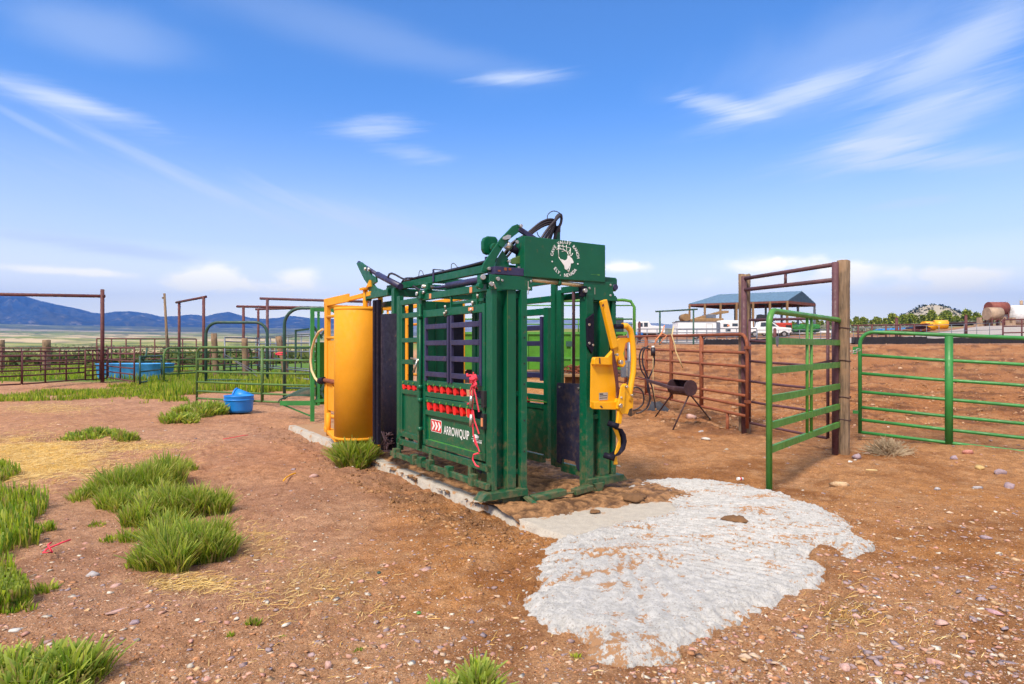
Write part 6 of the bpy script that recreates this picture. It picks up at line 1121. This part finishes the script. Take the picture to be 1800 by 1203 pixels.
for a in ((1482,796,.10,.08,.10,TN,'rounded tan rock with a purple band at the foot of the thickest post'),(1506,806,.07,.05,.06,PU,'pointed lilac rock right of the tan rock by the post'),(1494,812,.045,.035,.025,WH,'small pale rock in front of the pointed lilac rock'),(1525,802,.055,.03,.02,PK,'flat pink stone just left of the tumbleweed'),(1475,850,.10,.05,.045,TN,'orange tan rock in the dirt below the thickest post'),(1722,826,.085,.06,.05,(.55,.38,.16),'yellow tan flat rock under the right green gate'),(1758,833,.08,.05,.045,PU,'jagged lilac rock right of the yellow tan one'),(1702,806,.08,.05,.05,(.5,.22,.18),'blocky reddish rock below the right green gate'),(1677,812,.06,.045,.045,PU,'dark purple rock left of the blocky reddish rock'),(1773,852,.07,.05,.055,PU,'deep purple rock at the right edge of the dirt'),(1720,853,.08,.05,.04,GR,'grey wedge rock left of the deep purple one'),(1648,858,.05,.035,.025,GR,'small lilac grey stone alone in the dirt'),(1215,748,.115,.08,.075,PK,'blocky pinkish rock between the stove legs'),(1240,778,.09,.05,.03,WH,'white flat rock right of the barrel stove'),(1233,765,.06,.04,.03,GR,'small grey rock in front of the stove leg'),(1308,762,.06,.05,.055,WH,'pale rock at the foot of the rusty gate post'),(1733,936,.05,.035,.022,PU,'dark lilac wedge stone in the right foreground'),(1786,974,.05,.035,.025,TN,'tan layered stone at the right edge'),(163,1006,.05,.032,.03,GR,'grey pointed stone left of the nearest grass clump'),(205,1028,.04,.025,.015,PK,'small pink stone below the grey pointed stone'),(205,1076,.085,.03,.006,PK,'flat pink slab flush with the dirt'),(236,1098,.03,.02,.018,PU,'small purple stone below the flat pink slab'),(750,1000,.075,.045,.008,PK,'flat pink slab in the bare middle foreground'),(553,835,.07,.04,.03,PK,'oblong pinkish rock in the dirt left of the slab'),(25,1118,.035,.025,.012,WH,'pale flat stone at the lower left'),(1748,1076,.06,.035,.012,(.5,.30,.34),'flat rose stone in the right foreground'),(1655,1100,.045,.03,.02,PK,'pink block stone near the bottom right'),(1505,1083,.035,.03,.02,PK,'squarish pink stone right of the rough concrete'),(1645,1158,.05,.025,.03,(.48,.28,.24),'long pink chunk near the bottom right edge'),(1487,1168,.045,.03,.018,PK,'broad pink stone near the bottom of the picture'),(767,1139,.025,.018,.014,PK,'small pink stone above the bottom grass clump'),(577,1168,.022,.018,.03,PK,'upright pinkish stone in the lower middle')):
    rock(*a,rot=(a[0]*.37)%3)
def pat(u,v,r,lab,z=.02):
    m=MB().lathe([(0,r*.26),(r*.5,r*.24),(r*.85,r*.14),(r,0),(0,-.01)],n=28); 
    for i,p in enumerate(m.v): a=math.atan2(p[1],p[0]); k=1+.16*math.sin(3*a+u)+.08*math.sin(7*a); m.v[i]=(p[0]*k,p[1]*k,p[2]+(.008*math.sin(a*9+p[0]*40) if p[2]>0 else 0))
    b=G(u,v,z); o=m.build('dung_pat',M['dung'],loc=(b.x,b.y,z)); tag(o,lab,'dung')
pat(1293,914,.105,'round dry dung pat in the middle of the rough concrete',.022); pat(1185,868,.05,'small dung lump at the far edge of the rough concrete',.022); pat(1112,876,.14,'flat dung heap on the slab beside the chute foot',.02); pat(1045,900,.05,'small dung lump on the smooth part of the slab',.01)
def strands(name,label,patches,seed,w=.0011,cols=((.68,.44,.13),(.55,.34,.10),(.75,.56,.25))):
    r=np.random.default_rng(seed); VV=[];FF=[];CC=[];o=0
    for (u0,v0,ru,rv,n,L0) in patches:
        U=r.normal(u0,ru*.5,n);V=np.clip(r.normal(v0,rv*.5,n),680,1290); Y=H*F/(V-V0); X=(U-900)/F*Y; a=r.uniform(0,np.pi,n); l=L0*r.uniform(.4,1.3,n); b=a+r.normal(0,.16,n)
        k=sdf(X,Y,APR)<0; X,Y,a,l,b=X[k],Y[k],a[k],l[k],b[k]; n=len(X); P=[np.stack([X,Y],-1)]; P.append(P[0]+np.stack([np.cos(a),np.sin(a)],-1)*l[:,None]*.5); P.append(P[1]+np.stack([np.cos(b),np.sin(b)],-1)*l[:,None]*.5); wd=w*np.maximum(1,Y/5)
        nrm=np.stack([-np.sin(a),np.cos(a)],-1)*wd[:,None]; vs=[]
        for i,p in enumerate(P): z=hgt(p[:,0],p[:,1])+.006+r.uniform(0,.015,n)*(i==1); vs+=[np.column_stack([p-nrm,z]),np.column_stack([p+nrm,z+.001])]
        v=np.stack(vs,1).reshape(-1,3); i=np.arange(n)[:,None,None]*6; f=(i+np.array([[0,1,3,2],[2,3,5,4]])[None]).reshape(-1,4); c=np.repeat(np.array(cols)[r.integers(0,3,n)]*r.uniform(.7,1.2,(n,1)),6,0); VV.append(v);FF.append(f+o);CC.append(c);o+=len(v)
    ob=mesh_np(name,np.concatenate(VV),np.concatenate(FF),M['straw'],col=np.concatenate(CC)); tag(ob,label,'straw',kind='stuff')
strands('straw','yellow straw litter over the left and middle foreground',[(40,800,210,44,9000,.12),(240,778,110,10,1200,.1),(560,1010,110,60,170,.06),(450,955,80,35,130,.06),(650,1065,100,25,60,.06),(340,1020,90,22,420,.09),(470,1045,90,40,160,.08),(440,930,60,30,160,.08),(90,715,100,10,700,.12),(1500,1075,60,40,130,.10),(1440,1010,50,25,60,.09),(900,1100,800,150,300,.05),(1600,1120,150,70,140,.06)],21)
def ribbon(label,pts,name,m,cat,z=.02,r=.008):
    P=[G(u,v,0) for u,v in pts]; b=P[0].copy(); o=MB().tube([Vector((p.x-b.x,p.y-b.y,z+random.uniform(0,.015))) for p in P],r,5).build(name,m,loc=(b.x,b.y,-.03)); tag(o,label,cat)
ribbon('red plastic twine scrap on the dirt left of the foxtail clumps',[(124,952),(108,956),(92,962),(82,966),(76,974),(92,972),(84,960),(90,956)],'twine_scrap',M['twine'],'twine',.03,.007)
ribbon('pale red twine scrap on the dirt left of the slab',[(392,774),(410,771),(428,768),(436,766)],'twine_scrap',M['twine'],'twine',.04,.006)
ribbon('yellow plastic scrap on the dirt left of the slab',[(498,846),(504,838),(512,833),(520,832)],'plastic_scrap',M['yellow2'],'plastic scrap',.02,.009)
ribbon('pale stick lying on the dirt in front of the tumbleweed',[(1522,826),(1542,827)],'stick',M['cream'],'stick',.02,.01)
b=G(1302,842); o=MB().tube([Vector((-.04,0,.02)),Vector((.035,.02,.015))],.018,10).build('crushed_can',M['white'],loc=(b.x,b.y,-.02)); tag(o,'crushed white and red can on the dirt behind the concrete','can'); MB().tube([Vector((-.01,.008,.018)),Vector((.01,.013,.017))],.0185,10).build('red_band',M['signred'],o)
for u,v,m,lab in ((666,1006,'teal','teal bottle cap on the foreground dirt'),(736,1067,'gate_green2','pale green bottle cap on the foreground dirt')):
    b=G(u,v,-.02); o=MB().lathe([(0,.008),(.012,.008),(.014,0)],n=14).build('bottle_cap',M[m],loc=(b.x,b.y,float(hgt(np.array([b.x]),np.array([b.y]))[0])+.004)); tag(o,lab,'bottle cap')
# ------------------------------------------------------------------ air
def haze():
    m=bpy.data.materials.new('pale blue haze'); m.use_nodes=True; nt=m.node_tree; nt.nodes.clear(); o=nt.nodes.new('ShaderNodeOutputMaterial'); v=nt.nodes.new('ShaderNodeVolumePrincipled'); v.inputs['Color'].default_value=(.10,.32,1,1); v.inputs['Density'].default_value=HZ_D; v.inputs['Anisotropy'].default_value=.1; nt.links.new(v.outputs[0],o.inputs['Volume'])
    b=MB().box(-13000,13000,-13000,13000,-300,1100).build('haze',m); b['kind']='stuff'; b.visible_shadow=True
HZ_D=9.5e-5
haze()
